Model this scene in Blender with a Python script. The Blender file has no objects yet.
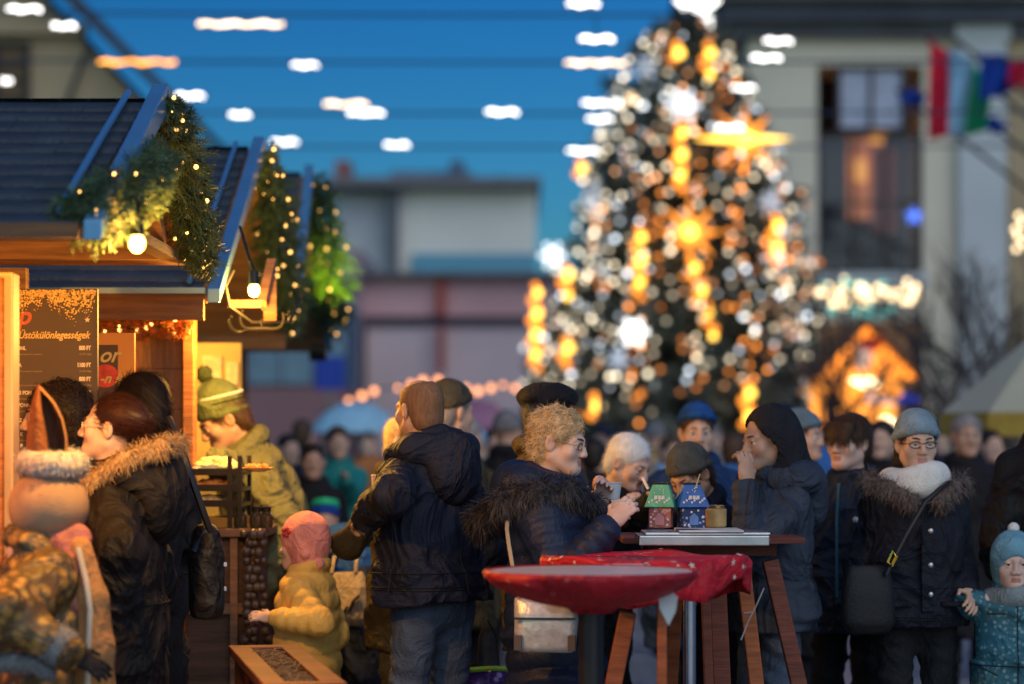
import bpy, math, random
import numpy as np
from mathutils import Vector, Matrix
random.seed(7)
RNG = np.random.default_rng(11)
R = math.radians
PI = math.pi
SC = bpy.context.scene
COL = SC.collection
# ---------------------------------------------------------------- camera model (85 mm lens, eye height 1.48 m)
F = 2418.0
HC = 1.48
HY = 440.0
FOCUS = 8.25
def X(px, Y): return (px - 512.0) / F * Y
def Z(py, Y): return HC + (HY - py) / F * Y
def at(px, py, Y): return Vector((X(px, Y), Y, Z(py, Y)))
def V3(a): return np.array(a, float)
def nrm(v):
    v = np.asarray(v, float); n = np.linalg.norm(v)
    return v / n if n > 1e-9 else v
def rx(a): c, s = math.cos(a), math.sin(a); return np.array([[1,0,0],[0,c,-s],[0,s,c]])
def ry(a): c, s = math.cos(a), math.sin(a); return np.array([[c,0,s],[0,1,0],[-s,0,c]])
def rz(a): c, s = math.cos(a), math.sin(a); return np.array([[c,-s,0],[s,c,0],[0,0,1]])

# ---------------------------------------------------------------- materials
MATS = {}
def mat(key, col=(.5,.5,.5), rough=.7, metal=0.0, var=.18, vscale=9.0, bump=.0, bscale=60.0, emit=None, estr=1.0,
        spec=.4, sheen=0.0, sss=0.0, alpha=None, col2=None, stretch=None, detail=4.0, trans=0.0):
    if key in MATS: return MATS[key]
    m = bpy.data.materials.new(key); m.use_nodes = True
    nt = m.node_tree; N = nt.nodes; L = nt.links
    b = N['Principled BSDF']
    b.inputs['Roughness'].default_value = rough
    b.inputs['Metallic'].default_value = metal
    b.inputs['Specular IOR Level'].default_value = spec
    b.inputs['Sheen Weight'].default_value = sheen
    b.inputs['Transmission Weight'].default_value = trans
    if sss:
        b.inputs['Subsurface Weight'].default_value = sss
        b.inputs['Subsurface Radius'].default_value = (.012,.005,.003)
        b.inputs['Subsurface Scale'].default_value = 1.0
    tc = N.new('ShaderNodeTexCoord'); src = tc.outputs['Object']
    if stretch:
        mp = N.new('ShaderNodeMapping'); mp.inputs['Scale'].default_value = stretch
        L.new(src, mp.inputs['Vector']); src = mp.outputs['Vector']
    nz = N.new('ShaderNodeTexNoise'); nz.inputs['Scale'].default_value = vscale; nz.inputs['Detail'].default_value = detail
    L.new(src, nz.inputs['Vector'])
    rp = N.new('ShaderNodeValToRGB'); L.new(nz.outputs['Fac'], rp.inputs['Fac'])
    lo = [max(0, c*(1-var)) for c in col]; hi = [min(1, c*(1+var)) for c in (col2 or col)]
    rp.color_ramp.elements[0].position = .3; rp.color_ramp.elements[1].position = .7
    rp.color_ramp.elements[0].color = (*lo,1); rp.color_ramp.elements[1].color = (*hi,1)
    L.new(rp.outputs['Color'], b.inputs['Base Color'])
    if bump:
        n2 = N.new('ShaderNodeTexNoise'); n2.inputs['Scale'].default_value = bscale; n2.inputs['Detail'].default_value = 3
        L.new(src, n2.inputs['Vector'])
        bp = N.new('ShaderNodeBump'); bp.inputs['Strength'].default_value = bump; bp.inputs['Distance'].default_value = .01
        L.new(n2.outputs['Fac'], bp.inputs['Height']); L.new(bp.outputs['Normal'], b.inputs['Normal'])
    if emit is not None:
        b.inputs['Emission Color'].default_value = (*emit,1); b.inputs['Emission Strength'].default_value = estr
        m.cycles.emission_sampling = 'NONE'
    if alpha is not None: b.inputs['Alpha'].default_value = alpha
    MATS[key] = m
    return m
def cloth(key, col, rough=.85, bump=.35, bscale=130, var=.22, vscale=14, sheen=.0, spec=.3, col2=None):
    k = 'cloth '+key
    if k in MATS: return MATS[k]
    m = mat(k, col, rough, 0, var, vscale, bump, bscale, sheen=sheen, spec=spec, col2=col2); creases(m, .4, 9.0); return m
def nylon(key, col, rough=.5, bump=.22, bscale=130, var=.14, crease=.85, cs=5.0):
    k = 'nylon '+key
    if k in MATS: return MATS[k]
    m = mat(k, col, min(.8, rough+.1), 0, var, 10, bump, bscale, spec=.28)
    creases(m, crease, cs); return m
def creases(m, strength, scale):
    """folds of cloth: a ridged relief under the fine weave"""
    nt = m.node_tree; N = nt.nodes; L = nt.links; b = N['Principled BSDF']
    tc = N.new('ShaderNodeTexCoord'); mp = N.new('ShaderNodeMapping'); mp.inputs['Scale'].default_value = (1,1,.75); mp.inputs['Rotation'].default_value = (.3,.5,.2)
    L.new(tc.outputs['Object'], mp.inputs['Vector'])
    nz = N.new('ShaderNodeTexNoise'); nz.noise_type = 'RIDGED_MULTIFRACTAL'; nz.inputs['Scale'].default_value = scale; nz.inputs['Detail'].default_value = 3; nz.inputs['Distortion'].default_value = .6; nz.inputs['Offset'].default_value = 1.0; nz.inputs['Gain'].default_value = 2.0
    L.new(mp.outputs['Vector'], nz.inputs['Vector'])
    bp = N.new('ShaderNodeBump'); bp.inputs['Strength'].default_value = strength; bp.inputs['Distance'].default_value = .03
    L.new(nz.outputs['Fac'], bp.inputs['Height'])
    old = b.inputs['Normal'].links[0].from_node if b.inputs['Normal'].links else None
    if old is not None: L.new(bp.outputs['Normal'], old.inputs['Normal'])
    else: L.new(bp.outputs['Normal'], b.inputs['Normal'])
def wood(key, col, rough=.6, stretch=(2,2,26), var=.35, bump=.25):
    return mat('wood '+key, col, rough, 0, var, 2.2, bump, 6, stretch=stretch, detail=6)
def glow(key, col, s):
    return mat('glow '+key, tuple(min(1, c*.8+.1) for c in col), .5, emit=col, estr=s)
def checker(key, c1, c2, scale, rough=.8, mode='voronoi', lo=.25, hi=.4, mid=None):
    """printed pattern: motifs of colour c2 strewn over c1"""
    if key in MATS: return MATS[key]
    m = mat(key, c1, rough, bump=.2, bscale=90)
    nt = m.node_tree; N = nt.nodes; L = nt.links; b = N['Principled BSDF']
    base = b.inputs['Base Color'].links[0].from_socket
    tc = N.new('ShaderNodeTexCoord'); vo = N.new('ShaderNodeTexVoronoi'); vo.inputs['Scale'].default_value = scale
    L.new(tc.outputs['Object'], vo.inputs['Vector'])
    rp = N.new('ShaderNodeValToRGB'); rp.color_ramp.elements[0].position = lo; rp.color_ramp.elements[1].position = hi
    rp.color_ramp.elements[0].color = (1,1,1,1); rp.color_ramp.elements[1].color = (0,0,0,1)
    L.new(vo.outputs['Distance'], rp.inputs['Fac'])
    mx = N.new('ShaderNodeMix'); mx.data_type = 'RGBA'
    L.new(rp.outputs['Color'], mx.inputs[0]); L.new(base, mx.inputs[6]); mx.inputs[7].default_value = (*c2,1)
    L.new(mx.outputs[2], b.inputs['Base Color'])
    if scale < 60: creases(m, .6, 5.5)
    return m

# ---------------------------------------------------------------- objects
def link(o, parent=None):
    COL.objects.link(o)
    if parent is not None: o.parent = parent
    return o
def tag(o, label=None, cat=None, group=None, kind=None):
    if label: o['label'] = label
    if cat: o['category'] = cat
    if group: o['group'] = group
    if kind: o['kind'] = kind
    return o
def empty(name, loc=(0,0,0), yaw=0.0, label=None, cat=None, group=None):
    o = bpy.data.objects.new(name, None); o.empty_display_size = .1
    o.location = loc; o.rotation_euler = (0,0,yaw)
    link(o); return tag(o, label, cat, group)
def mesh_np(name, verts, faces, mats, parent=None, smooth=True, fmat=None):
    """faces: int array (n,4) or (n,3), or a list of those"""
    me = bpy.data.meshes.new(name)
    verts = np.asarray(verts, np.float32)
    fl = faces if isinstance(faces, list) else [faces]
    fl = [np.asarray(f, np.int32) for f in fl if len(f)]
    me.vertices.add(len(verts)); me.vertices.foreach_set('co', verts.ravel())
    lt = np.concatenate([np.full(len(f), f.shape[1], np.int32) for f in fl])
    lv = np.concatenate([f.ravel() for f in fl])
    me.loops.add(len(lv)); me.loops.foreach_set('vertex_index', lv)
    me.polygons.add(len(lt))
    me.polygons.foreach_set('loop_start', np.concatenate([[0], np.cumsum(lt)[:-1]]).astype(np.int32))
    me.polygons.foreach_set('loop_total', lt)
    if fmat is not None: me.polygons.foreach_set('material_index', np.asarray(fmat, np.int32))
    me.update(calc_edges=True); me.validate()
    if smooth: me.polygons.foreach_set('use_smooth', np.ones(len(me.polygons), bool))
    for m in (mats if isinstance(mats, (list,tuple)) else [mats]): me.materials.append(m)
    return link(bpy.data.objects.new(name, me), parent)

class MB:
    """collects solid shapes for ONE mesh"""
    def __init__(s): s.v = []; s.f = []; s.m = []; s.cur = 0
    def add(s, vs, fs):
        o = len(s.v); s.v += [tuple(float(c) for c in v) for v in vs]
        s.f += [tuple(i+o for i in f) for f in fs]; s.m += [s.cur]*len(fs); return s
    def box(s, c, d, rot=None):
        c = V3(c); hx, hy, hz = [k/2 for k in d]
        vs = [V3((x,y,z)) for z in (-hz,hz) for y in (-hy,hy) for x in (-hx,hx)]
        if rot is not None: vs = [rot @ v for v in vs]
        return s.add([c+v for v in vs], [(0,2,3,1),(4,5,7,6),(0,1,5,4),(2,6,7,3),(0,4,6,2),(1,3,7,5)])
    def bb(s, x0, x1, y0, y1, z0, z1): return s.box(((x0+x1)/2,(y0+y1)/2,(z0+z1)/2), (x1-x0,y1-y0,z1-z0))
    def beam(s, a, b, w, h, up=(0,0,1)):
        a, b = V3(a), V3(b); d = b-a; L = np.linalg.norm(d); d = d/L
        u = V3(up); side = np.cross(d, u); side = nrm(side if np.linalg.norm(side) > 1e-4 else np.cross(d, V3((1,0,0)))); u = np.cross(side, d)
        return s.box((a+b)/2, (w, L, h), np.stack([side, d, u], 1))
    def tube(s, pts, r, n=8, cap=True, closed=False):
        pts = [V3(p) for p in pts]; k = len(pts)
        rs = r if isinstance(r, (list,tuple,np.ndarray)) else [r]*k
        ref = None; vs = []
        for i, p in enumerate(pts):
            if closed: d = pts[(i+1)%k]-pts[i-1]
            else: d = pts[min(i+1,k-1)]-pts[max(i-1,0)]
            d = nrm(d)
            if ref is None:
                ref = V3((0,0,1)) if abs(d[2]) < .9 else V3((1,0,0))
            a = nrm(np.cross(d, ref)); b = np.cross(a, d); ref = b
            for j in range(n):
                t = 2*PI*j/n; vs.append(p+rs[i]*(math.cos(t)*a+math.sin(t)*b))
        fs = []
        for i in range(k if closed else k-1):
            i2 = (i+1) % k
            for j in range(n):
                j2 = (j+1) % n; fs.append((i*n+j, i*n+j2, i2*n+j2, i2*n+j))
        if cap and not closed: fs += [tuple(range(n))[::-1], tuple((k-1)*n+j for j in range(n))]
        return s.add(vs, fs)
    def lathe(s, prof, c=(0,0,0), n=24, sx=1, sy=1):
        vs = []; fs = []; k = len(prof)
        for r, z in prof:
            for j in range(n):
                t = 2*PI*j/n; vs.append((c[0]+r*sx*math.cos(t), c[1]+r*sy*math.sin(t), c[2]+z))
        for i in range(k-1):
            for j in range(n):
                j2 = (j+1)%n; fs.append((i*n+j, i*n+j2, (i+1)*n+j2, (i+1)*n+j))
        fs += [tuple(range(n))[::-1], tuple((k-1)*n+j for j in range(n))]
        return s.add(vs, fs)
    def ball(s, c, r, n=10, m=7, sc=(1,1,1)):
        return s.lathe([(max(1e-4, r*math.sin(PI*i/m))*1.0, -r*math.cos(PI*i/m)*sc[2]) for i in range(m+1)], c, n, sc[0], sc[1])
    def prism(s, poly, axis, a, b):
        """poly of 2D points extruded along axis from a to b"""
        def p(u, v, w): return {'x':(w,u,v),'y':(u,w,v),'z':(u,v,w)}[axis]
        n = len(poly)
        vs = [p(u,v,a) for u,v in poly]+[p(u,v,b) for u,v in poly]
        fs = [tuple(range(n))[::-1], tuple(range(n,2*n))]+[(i,(i+1)%n,n+(i+1)%n,n+i) for i in range(n)]
        return s.add(vs, fs)
    def quad(s, a, b, c, d): return s.add([a,b,c,d], [(0,1,2,3)])
    def build(s, name, m, parent=None, smooth=False, bev=0.0, loc=None, rot=None):
        me = bpy.data.meshes.new(name); me.from_pydata(s.v, [], s.f)
        for k in (m if isinstance(m, (list,tuple)) else [m]): me.materials.append(k)
        me.polygons.foreach_set('material_index', s.m)
        import bmesh
        bm = bmesh.new(); bm.from_mesh(me); bmesh.ops.recalc_face_normals(bm, faces=bm.faces); bm.to_mesh(me); bm.free()
        if smooth:
            me.polygons.foreach_set('use_smooth', [True]*len(me.polygons))
            try: me.set_sharp_from_angle(angle=R(42))
            except Exception: pass
        o = link(bpy.data.objects.new(name, me), parent)
        if loc is not None: o.location = loc
        if rot is not None: o.rotation_euler = rot
        if bev:
            b = o.modifiers.new('bevel', 'BEVEL'); b.width = bev; b.segments = 2; b.limit_method = 'ANGLE'
        return o

# ---------------------------------------------------------------- distance-field modelling for soft bodies and clothes
def wob(x, y, z, freq, seed, n=5):
    g = np.random.default_rng(seed); o = 0
    for i in range(n):
        d = nrm(g.normal(size=3))*freq*(.6+.9*g.random()); o = o+np.sin(d[0]*x+d[1]*y+d[2]*z+g.random()*6.28)
    return o/n
class SDF:
    def __init__(s): s.ops = []; s.fines = []; s.noise = []
    def fine(s, lo, hi, step): s.fines.append((V3(lo), V3(hi), step))
    def rc(s, a, b, ra, rb=None, k=.03, sub=False, quilt=None):
        rb = ra if rb is None else rb
        a, b = V3(a), V3(b); m = max(ra, rb)+(quilt[1] if quilt else 0)
        ba = b-a; L2 = float(ba@ba)+1e-12
        def fn(x, y, z):
            px, py, pz = x-a[0], y-a[1], z-a[2]
            t = np.clip((px*ba[0]+py*ba[1]+pz*ba[2])/L2, 0, 1)
            d = np.sqrt((px-t*ba[0])**2+(py-t*ba[1])**2+(pz-t*ba[2])**2)-(ra+(rb-ra)*t)
            if quilt:
                n, amp, jit = quilt[:3]
                ph = n*t+jit*np.sin(px*23+pz*17+py*29)
                if len(quilt) > 3: d = d-amp*np.sin(PI*2*ph)*.5
                else: d = d-amp*(np.sqrt(np.abs(np.sin(PI*ph)))-.5)
            return d
        s.ops.append((fn, np.minimum(a,b)-m, np.maximum(a,b)+m, k, sub)); return s
    def ell(s, c, r, Rm=None, k=.02, sub=False):
        c, r = V3(c), V3(r)
        Rm = np.eye(3) if Rm is None else Rm
        ext = np.sqrt(((Rm*r[None,:])**2).sum(1))
        def fn(x, y, z):
            px, py, pz = x-c[0], y-c[1], z-c[2]
            q = [Rm[0,i]*px+Rm[1,i]*py+Rm[2,i]*pz for i in range(3)]
            k0 = np.sqrt((q[0]/r[0])**2+(q[1]/r[1])**2+(q[2]/r[2])**2)
            k1 = np.sqrt((q[0]/r[0]**2)**2+(q[1]/r[1]**2)**2+(q[2]/r[2]**2)**2)+1e-9
            return np.maximum(k0*(k0-1)/k1, -min(r))
        s.ops.append((fn, c-ext, c+ext, k, sub)); return s
    def loft(s, prof, Rm=None, t=(0,0,0), k=.03, quilt=None, sub=False, p=2.0):
        """prof: rows (z, rx, ry, cy), z rising; elliptical sections in the frame Rm, t"""
        prof = sorted(prof); pz = np.array([q[0] for q in prof]); prx = np.array([q[1] for q in prof])
        pry = np.array([q[2] for q in prof]); pcy = np.array([q[3] for q in prof])
        Rm = np.eye(3) if Rm is None else Rm; t = V3(t)
        mx, my = prx.max()+.03, (np.abs(pcy)+pry).max()+.03
        cs = np.array([[sx*mx, sy*my, zz] for sx in (-1,1) for sy in (-1,1) for zz in (pz[0]-.02, pz[-1]+.02)]) @ Rm.T + t
        def fn(x, y, z):
            a, b, c = x-t[0], y-t[1], z-t[2]
            u, v, w = [Rm[0,i]*a+Rm[1,i]*b+Rm[2,i]*c for i in range(3)]
            RX, RY, CY = np.interp(w, pz, prx), np.interp(w, pz, pry), np.interp(w, pz, pcy)
            e = (np.abs(u/RX)**p+np.abs((v-CY)/RY)**p)**(1/p)
            d = (e-1)*np.minimum(RX, RY)*.92
            if quilt:
                pitch, amp, jit = quilt
                ph = w/pitch+jit*np.sin(u*11)+jit*.6*np.sin(v*17+u*5)
                d = d-amp*(np.sqrt(np.abs(np.sin(PI*ph)))-.5)
            return np.maximum(np.maximum(d, w-pz[-1]), pz[0]-w)
        s.ops.append((fn, cs.min(0), cs.max(0), k, sub)); return s
    def cut(s, n, c, k=.01):
        """keeps the half space (p-c).n < 0"""
        n, c = nrm(n), V3(c)
        s.ops.append((lambda x, y, z: (x-c[0])*n[0]+(y-c[1])*n[1]+(z-c[2])*n[2], None, None, k, 'cut')); return s
    def ripple(s, amp, freq, seed=0, n=5, zs=1.0): s.noise.append((amp, freq, seed, n, zs)); return s
    def crease(s, amp, freq, d, seed, warp=1.6):
        """sharp-ridged cloth folds running across direction d, strong here and absent there"""
        d = nrm(d)*freq
        def fn(x, y, z):
            ph = d[0]*x+d[1]*y+d[2]*z+warp*wob(x, y, z, 6.5, seed, 5)*2
            r = 1-np.abs(np.sin(ph)); m = np.clip(.35+1.6*wob(x, y, z, 7.5, seed+50, 5), 0, 1)
            return -amp*(r*r*1.6-.35)*m
        s.noise.append((fn,)); return s
    def mesh(s, step):
        los = np.min([o[1] for o in s.ops if o[1] is not None and o[4] is False], 0)-2.5*step
        his = np.max([o[2] for o in s.ops if o[1] is not None and o[4] is False], 0)+2.5*step
        ax = []
        for i in range(3):
            x = los[i]; out = [x]
            while x < his[i]:
                st = step; nxt = None
                for lo, hi, fs in s.fines:
                    if lo[i] <= x < hi[i]: st = min(st, fs)
                for lo, hi, fs in s.fines:
                    if x < lo[i] < x+st-1e-6: st = max(lo[i]-x, fs)
                x += st; out.append(x)
            ax.append(np.array(out, np.float32))
        xs, ys, zs = ax
        D = np.full((len(xs),len(ys),len(zs)), .3, np.float32)
        for fn, lo, hi, k, sub in s.ops:
            if lo is None: sl = (slice(None),)*3
            else:
                m = k+2.2*step; sl = []
                for i in range(3):
                    a = max(0, np.searchsorted(ax[i], lo[i]-m)-1); b = min(len(ax[i]), np.searchsorted(ax[i], hi[i]+m)+1)
                    sl.append(slice(a, b))
                sl = tuple(sl)
            A = D[sl]
            if A.size == 0: continue
            B = fn(xs[sl[0]][:,None,None], ys[sl[1]][None,:,None], zs[sl[2]][None,None,:]).astype(np.float32)
            if B.shape != A.shape: B = np.broadcast_to(B, A.shape)
            if sub is False:
                h = np.clip(.5+.5*(B-A)/k, 0, 1); D[sl] = B*(1-h)+A*h-k*h*(1-h)
            else:
                C = -B if sub is True else B
                h = np.clip(.5-.5*(C-A)/k, 0, 1); D[sl] = C*(1-h)+A*h+k*h*(1-h)
        for q in s.noise:
            if len(q) == 1: D += q[0](xs[:,None,None], ys[None,:,None], zs[None,None,:]).astype(np.float32); continue
            amp, fr, seed, n, zsx = q
            D += amp*wob(xs[:,None,None], ys[None,:,None], zs[None,None,:]*zsx, fr, seed, n).astype(np.float32)
        return surface(D, xs, ys, zs)
def surface(D, xs, ys, zs):
    D = D.copy(); D[0]=D[-1]=1; D[:,0]=D[:,-1]=1; D[:,:,0]=D[:,:,-1]=1
    S = D < 0
    c = np.zeros(tuple(n-1 for n in D.shape), np.int8)
    sh = lambda A, i, j, k: A[i:A.shape[0]-1+i, j:A.shape[1]-1+j, k:A.shape[2]-1+k]
    for i in (0,1):
        for j in (0,1):
            for k in (0,1): c += sh(S,i,j,k)
    act = (c > 0) & (c < 8)
    I, J, K = np.nonzero(act)
    idx = np.full(c.shape, -1, np.int32); idx[I,J,K] = np.arange(len(I))
    acc = np.zeros((len(I),3)); cnt = np.zeros(len(I))
    corners = [(i,j,k) for i in (0,1) for j in (0,1) for k in (0,1)]
    for a in corners:
        for ax in range(3):
            if a[ax]: continue
            b = list(a); b[ax] = 1
            da = D[I+a[0],J+a[1],K+a[2]]; db = D[I+b[0],J+b[1],K+b[2]]
            m = (da < 0) != (db < 0); t = np.where(m, da/(da-db+1e-12), 0)
            p = np.stack([xs[I+a[0]]+(xs[I+b[0]]-xs[I+a[0]])*t, ys[J+a[1]]+(ys[J+b[1]]-ys[J+a[1]])*t, zs[K+a[2]]+(zs[K+b[2]]-zs[K+a[2]])*t], 1)
            acc += p*m[:,None]; cnt += m
    verts = acc/np.maximum(cnt,1)[:,None]
    quads = []
    for ax in range(3):
        A = [slice(None)]*3; B = [slice(None)]*3
        A[ax] = slice(0,-1); B[ax] = slice(1,None)
        ch = S[tuple(A)] != S[tuple(B)]
        o = [i for i in range(3) if i != ax]
        P = np.argwhere(ch)
        P = P[(P[:,o[0]] > 0) & (P[:,o[1]] > 0) & (P[:,o[0]] < D.shape[o[0]]-1) & (P[:,o[1]] < D.shape[o[1]]-1)]
        if not len(P): continue
        def q(d0, d1):
            Q = P.copy(); Q[:,o[0]] += d0; Q[:,o[1]] += d1
            return idx[Q[:,0],Q[:,1],Q[:,2]]
        f = np.stack([q(-1,-1), q(0,-1), q(0,0), q(-1,0)], 1)
        ins = S[P[:,0],P[:,1],P[:,2]]
        flip = ~ins if ax != 1 else ins
        f[flip] = f[flip][:,::-1]
        quads.append(f)
    f = np.concatenate(quads); f = f[(f >= 0).all(1)]
    return verts, f
def normals(v, f):
    n = np.zeros_like(v); a = np.cross(v[f[:,1]]-v[f[:,0]], v[f[:,2]]-v[f[:,0]])
    for i in range(f.shape[1]): np.add.at(n, f[:,i], a)
    return n/(np.linalg.norm(n, axis=1)[:,None]+1e-9)
def strands(v, n, count, length, width, flow, lift=.25, curl=.0, seed=0, seg=3, jit=.5, keep=None):
    """fur or hair fibres growing from surface points: returns verts, quads"""
    g = np.random.default_rng(seed)
    ids = np.arange(len(v)) if keep is None else np.nonzero(keep)[0]
    if not len(ids): return np.zeros((0,3)), np.zeros((0,4),int)
    ii = g.choice(ids, count); p = v[ii]+g.normal(size=(count,3))*.004; nn = n[ii]
    fl = np.broadcast_to(np.asarray(flow, float), (count,3)) if not callable(flow) else flow(p)
    t = fl-(fl*nn).sum(1)[:,None]*nn+g.normal(size=(count,3))*jit*.5
    t /= np.linalg.norm(t,axis=1)[:,None]+1e-9
    L = length*(.55+.8*g.random(count))[:,None]
    side = np.cross(nn, t); side /= np.linalg.norm(side,axis=1)[:,None]+1e-9
    w = width*(.6+.8*g.random(count))[:,None]
    out = []; pos = p-nn*.002; d = t+nn*lift
    for k in range(seg+1):
        ww = w*(1-k/seg)**.7
        out += [pos-side*ww, pos+side*ww]
        d = d/np.linalg.norm(d,axis=1)[:,None]
        pos = pos+d*L/seg
        d = d-nn*lift*.45+side*g.normal(size=(count,1))*curl+np.array([0,0,-.08])
    vs = np.stack(out,1).reshape(-1,3); m = 2*(seg+1)
    base = (np.arange(count)*m)[:,None]
    fs = np.concatenate([base+np.array([2*k,2*k+1,2*k+3,2*k+2]) for k in range(seg)])
    return vs, fs
# ---------------------------------------------------------------- people
def skinmat(key, col): return mat('skin '+key, col, .55, 0, .14, 22, .10, 300, spec=.28, sss=.12)
SK = skinmat('fair', (.62,.40,.29)); SKP = skinmat('pale', (.68,.47,.38)); SKT = skinmat('tan', (.52,.32,.22))
LIP = mat('lip', (.45,.20,.16), .45); EYEW = mat('eye white', (.7,.68,.64), .25); IRIS = mat('iris', (.10,.08,.06), .2); PUP = mat('pupil', (.01,.01,.01), .1)
EYE_ME = None
def eye_mesh():
    global EYE_ME
    if EYE_ME is None:
        b = MB(); n = 16; rows = 10; vs = []; fs = []
        for i in range(rows+1):
            a = PI*i/rows
            for j in range(n):
                t = 2*PI*j/n; vs.append((math.sin(a)*math.cos(t), -math.cos(a), math.sin(a)*math.sin(t)))
        for i in range(rows):
            b.cur = 2 if i < 1 else (1 if i < 2 else 0)
            for j in range(n): b.m.append(b.cur); fs.append((i*n+j, i*n+(j+1)%n, (i+1)*n+(j+1)%n, (i+1)*n+j))
        b.v = vs; b.f = fs
        o = b.build('eye', [EYEW, IRIS, PUP], smooth=True); EYE_ME = o.data
        bpy.data.objects.remove(o)
    return EYE_ME

def ik(S, T, l1, l2, hint):
    d = T-S; L = np.linalg.norm(d); L2 = min(max(L, abs(l1-l2)+.01), (l1+l2)*.995); d = d/L
    T = S+d*L2
    a = (l1*l1-l2*l2+L2*L2)/(2*L2); h = math.sqrt(max(l1*l1-a*a, 0))
    p = nrm(hint-d*(hint@d)); return S+d*a+p*h, T

def add_hand(v, W, d, n, side, curl, s, fine):
    d = nrm(d); n = nrm(n-d*(n@d)); t = np.cross(d, n)*(-1 if side == 'L' else 1)
    Q = lambda a, b, c: W+s*(a*t+b*n+c*d)
    v.ell(Q(.0,0,.052), V3((.041,.016,.056))*s, np.stack([t,n,d],1), .014)
    v.rc(Q(0,0,-.03), Q(0,0,.02), .027*s, .028*s, .02)
    for i, L in enumerate((.072,.080,.074,.058)):
        p = Q(.031-.0205*i, 0, .096-.004*abs(i-1.2)); a = 0
        for seg, (fr, ca) in enumerate(((.45,.55),(.31,1.5),(.24,2.3))):
            a = curl*ca; dd = d*math.cos(a)+n*math.sin(a)+t*(.10-.07*i)*(1-curl*.7)
            q = p+nrm(dd)*L*fr*s; v.rc(p, q, (.0098-.0008*seg)*s, (.009-.0008*seg)*s, .004); p = q
    p = Q(.028,.006,.028); q = p+nrm(d*.6+t*.75+n*.45*(curl+.2))*.045*s; v.rc(p, q, .0125*s, .0105*s, .012)
    v.rc(q, q+nrm(d*.85+t*.25*(1-curl)+n*.55*curl)*.036*s, .0105*s, .008*s, .004)
    if fine:
        lo = W-V3((.11,.11,.11))*s; hi = W+V3((.11,.11,.11))*s; c = W+d*.08*s
        v.fine(c-.105*s, c+.105*s, fine)

FACE = dict(eye=.0, nose=1.0, cheek=1.0, jaw=1.0)
def head_ops(v, P, Rh, s, lod, mouth_open=0.0, female=False, bigcheek=1.0, nose=1.0):
    E = lambda c, r, k=.02, sub=False, rot=None: v.ell(P(c), V3(r)*s, Rh if rot is None else Rh@rot, k*s, sub)
    C = lambda a, b, ra, rb, k=.02, sub=False: v.rc(P(a), P(b), ra*s, rb*s, k*s, sub)
    E((0,.015,.033), (.074,.093,.084))
    E((0,-.028,-.035), (.057,.060,.078), .03)
    E((0,-.072,-.094), (.022,.019,.019), .035)
    for q in (-1,1):
        C((q*.050,.008,-.055), (q*.017,-.060,-.094), .021, .016, .035)
        E((q*.040,-.056,-.028), (.024*bigcheek,.020,.022), .028)
        C((q*.010,-.082,.019), (q*.045,-.068,.018), .010, .009, .018)
    if lod <= 1:
        for q in (-1,1): E((q*.031,-.092,-.003), (.017,.013,.011), .014, True)
    C((0,-.086,.008), (0,-.086-.017*nose,-.033), .009, .0120, .012)
    for q in (-1,1): E((q*.0125,-.096,-.037), (.0095,.012,.0085), .008)
    for q in (-1,1):
        if lod == 0:
            E((q*.031,-.0765,.0055), (.0165,.0125,.0085), .003)
            E((q*.031,-.0755,-.0115), (.0155,.0115,.0058), .003)
    if lod <= 1:
        g = mouth_open
        for q in (-1,1):
            C((0,-.0865,-.061), (q*.021,-.0765,-.0645), .0062, .0042, .006)
            C((0,-.0850,-.0735-.02*g), (q*.019,-.0755,-.0685-.008*g), .0070, .0045, .006)
        if g: E((0,-.090,-.070), (.015,.03,.010*g+.002), .004, True)
    for q in (-1,1):
        er = rz(q*-.35)@ry(q*.1)
        E((q*.077,.014,-.006), (.0105,.021,.033), .008, rot=er)
        if lod == 0: E((q*.089,.008,-.004), (.008,.012,.021), .006, True, er)
    C((0,.022,-.06), (0,.035,-.19), .053 if not female else .047, .062, .03)

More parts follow.
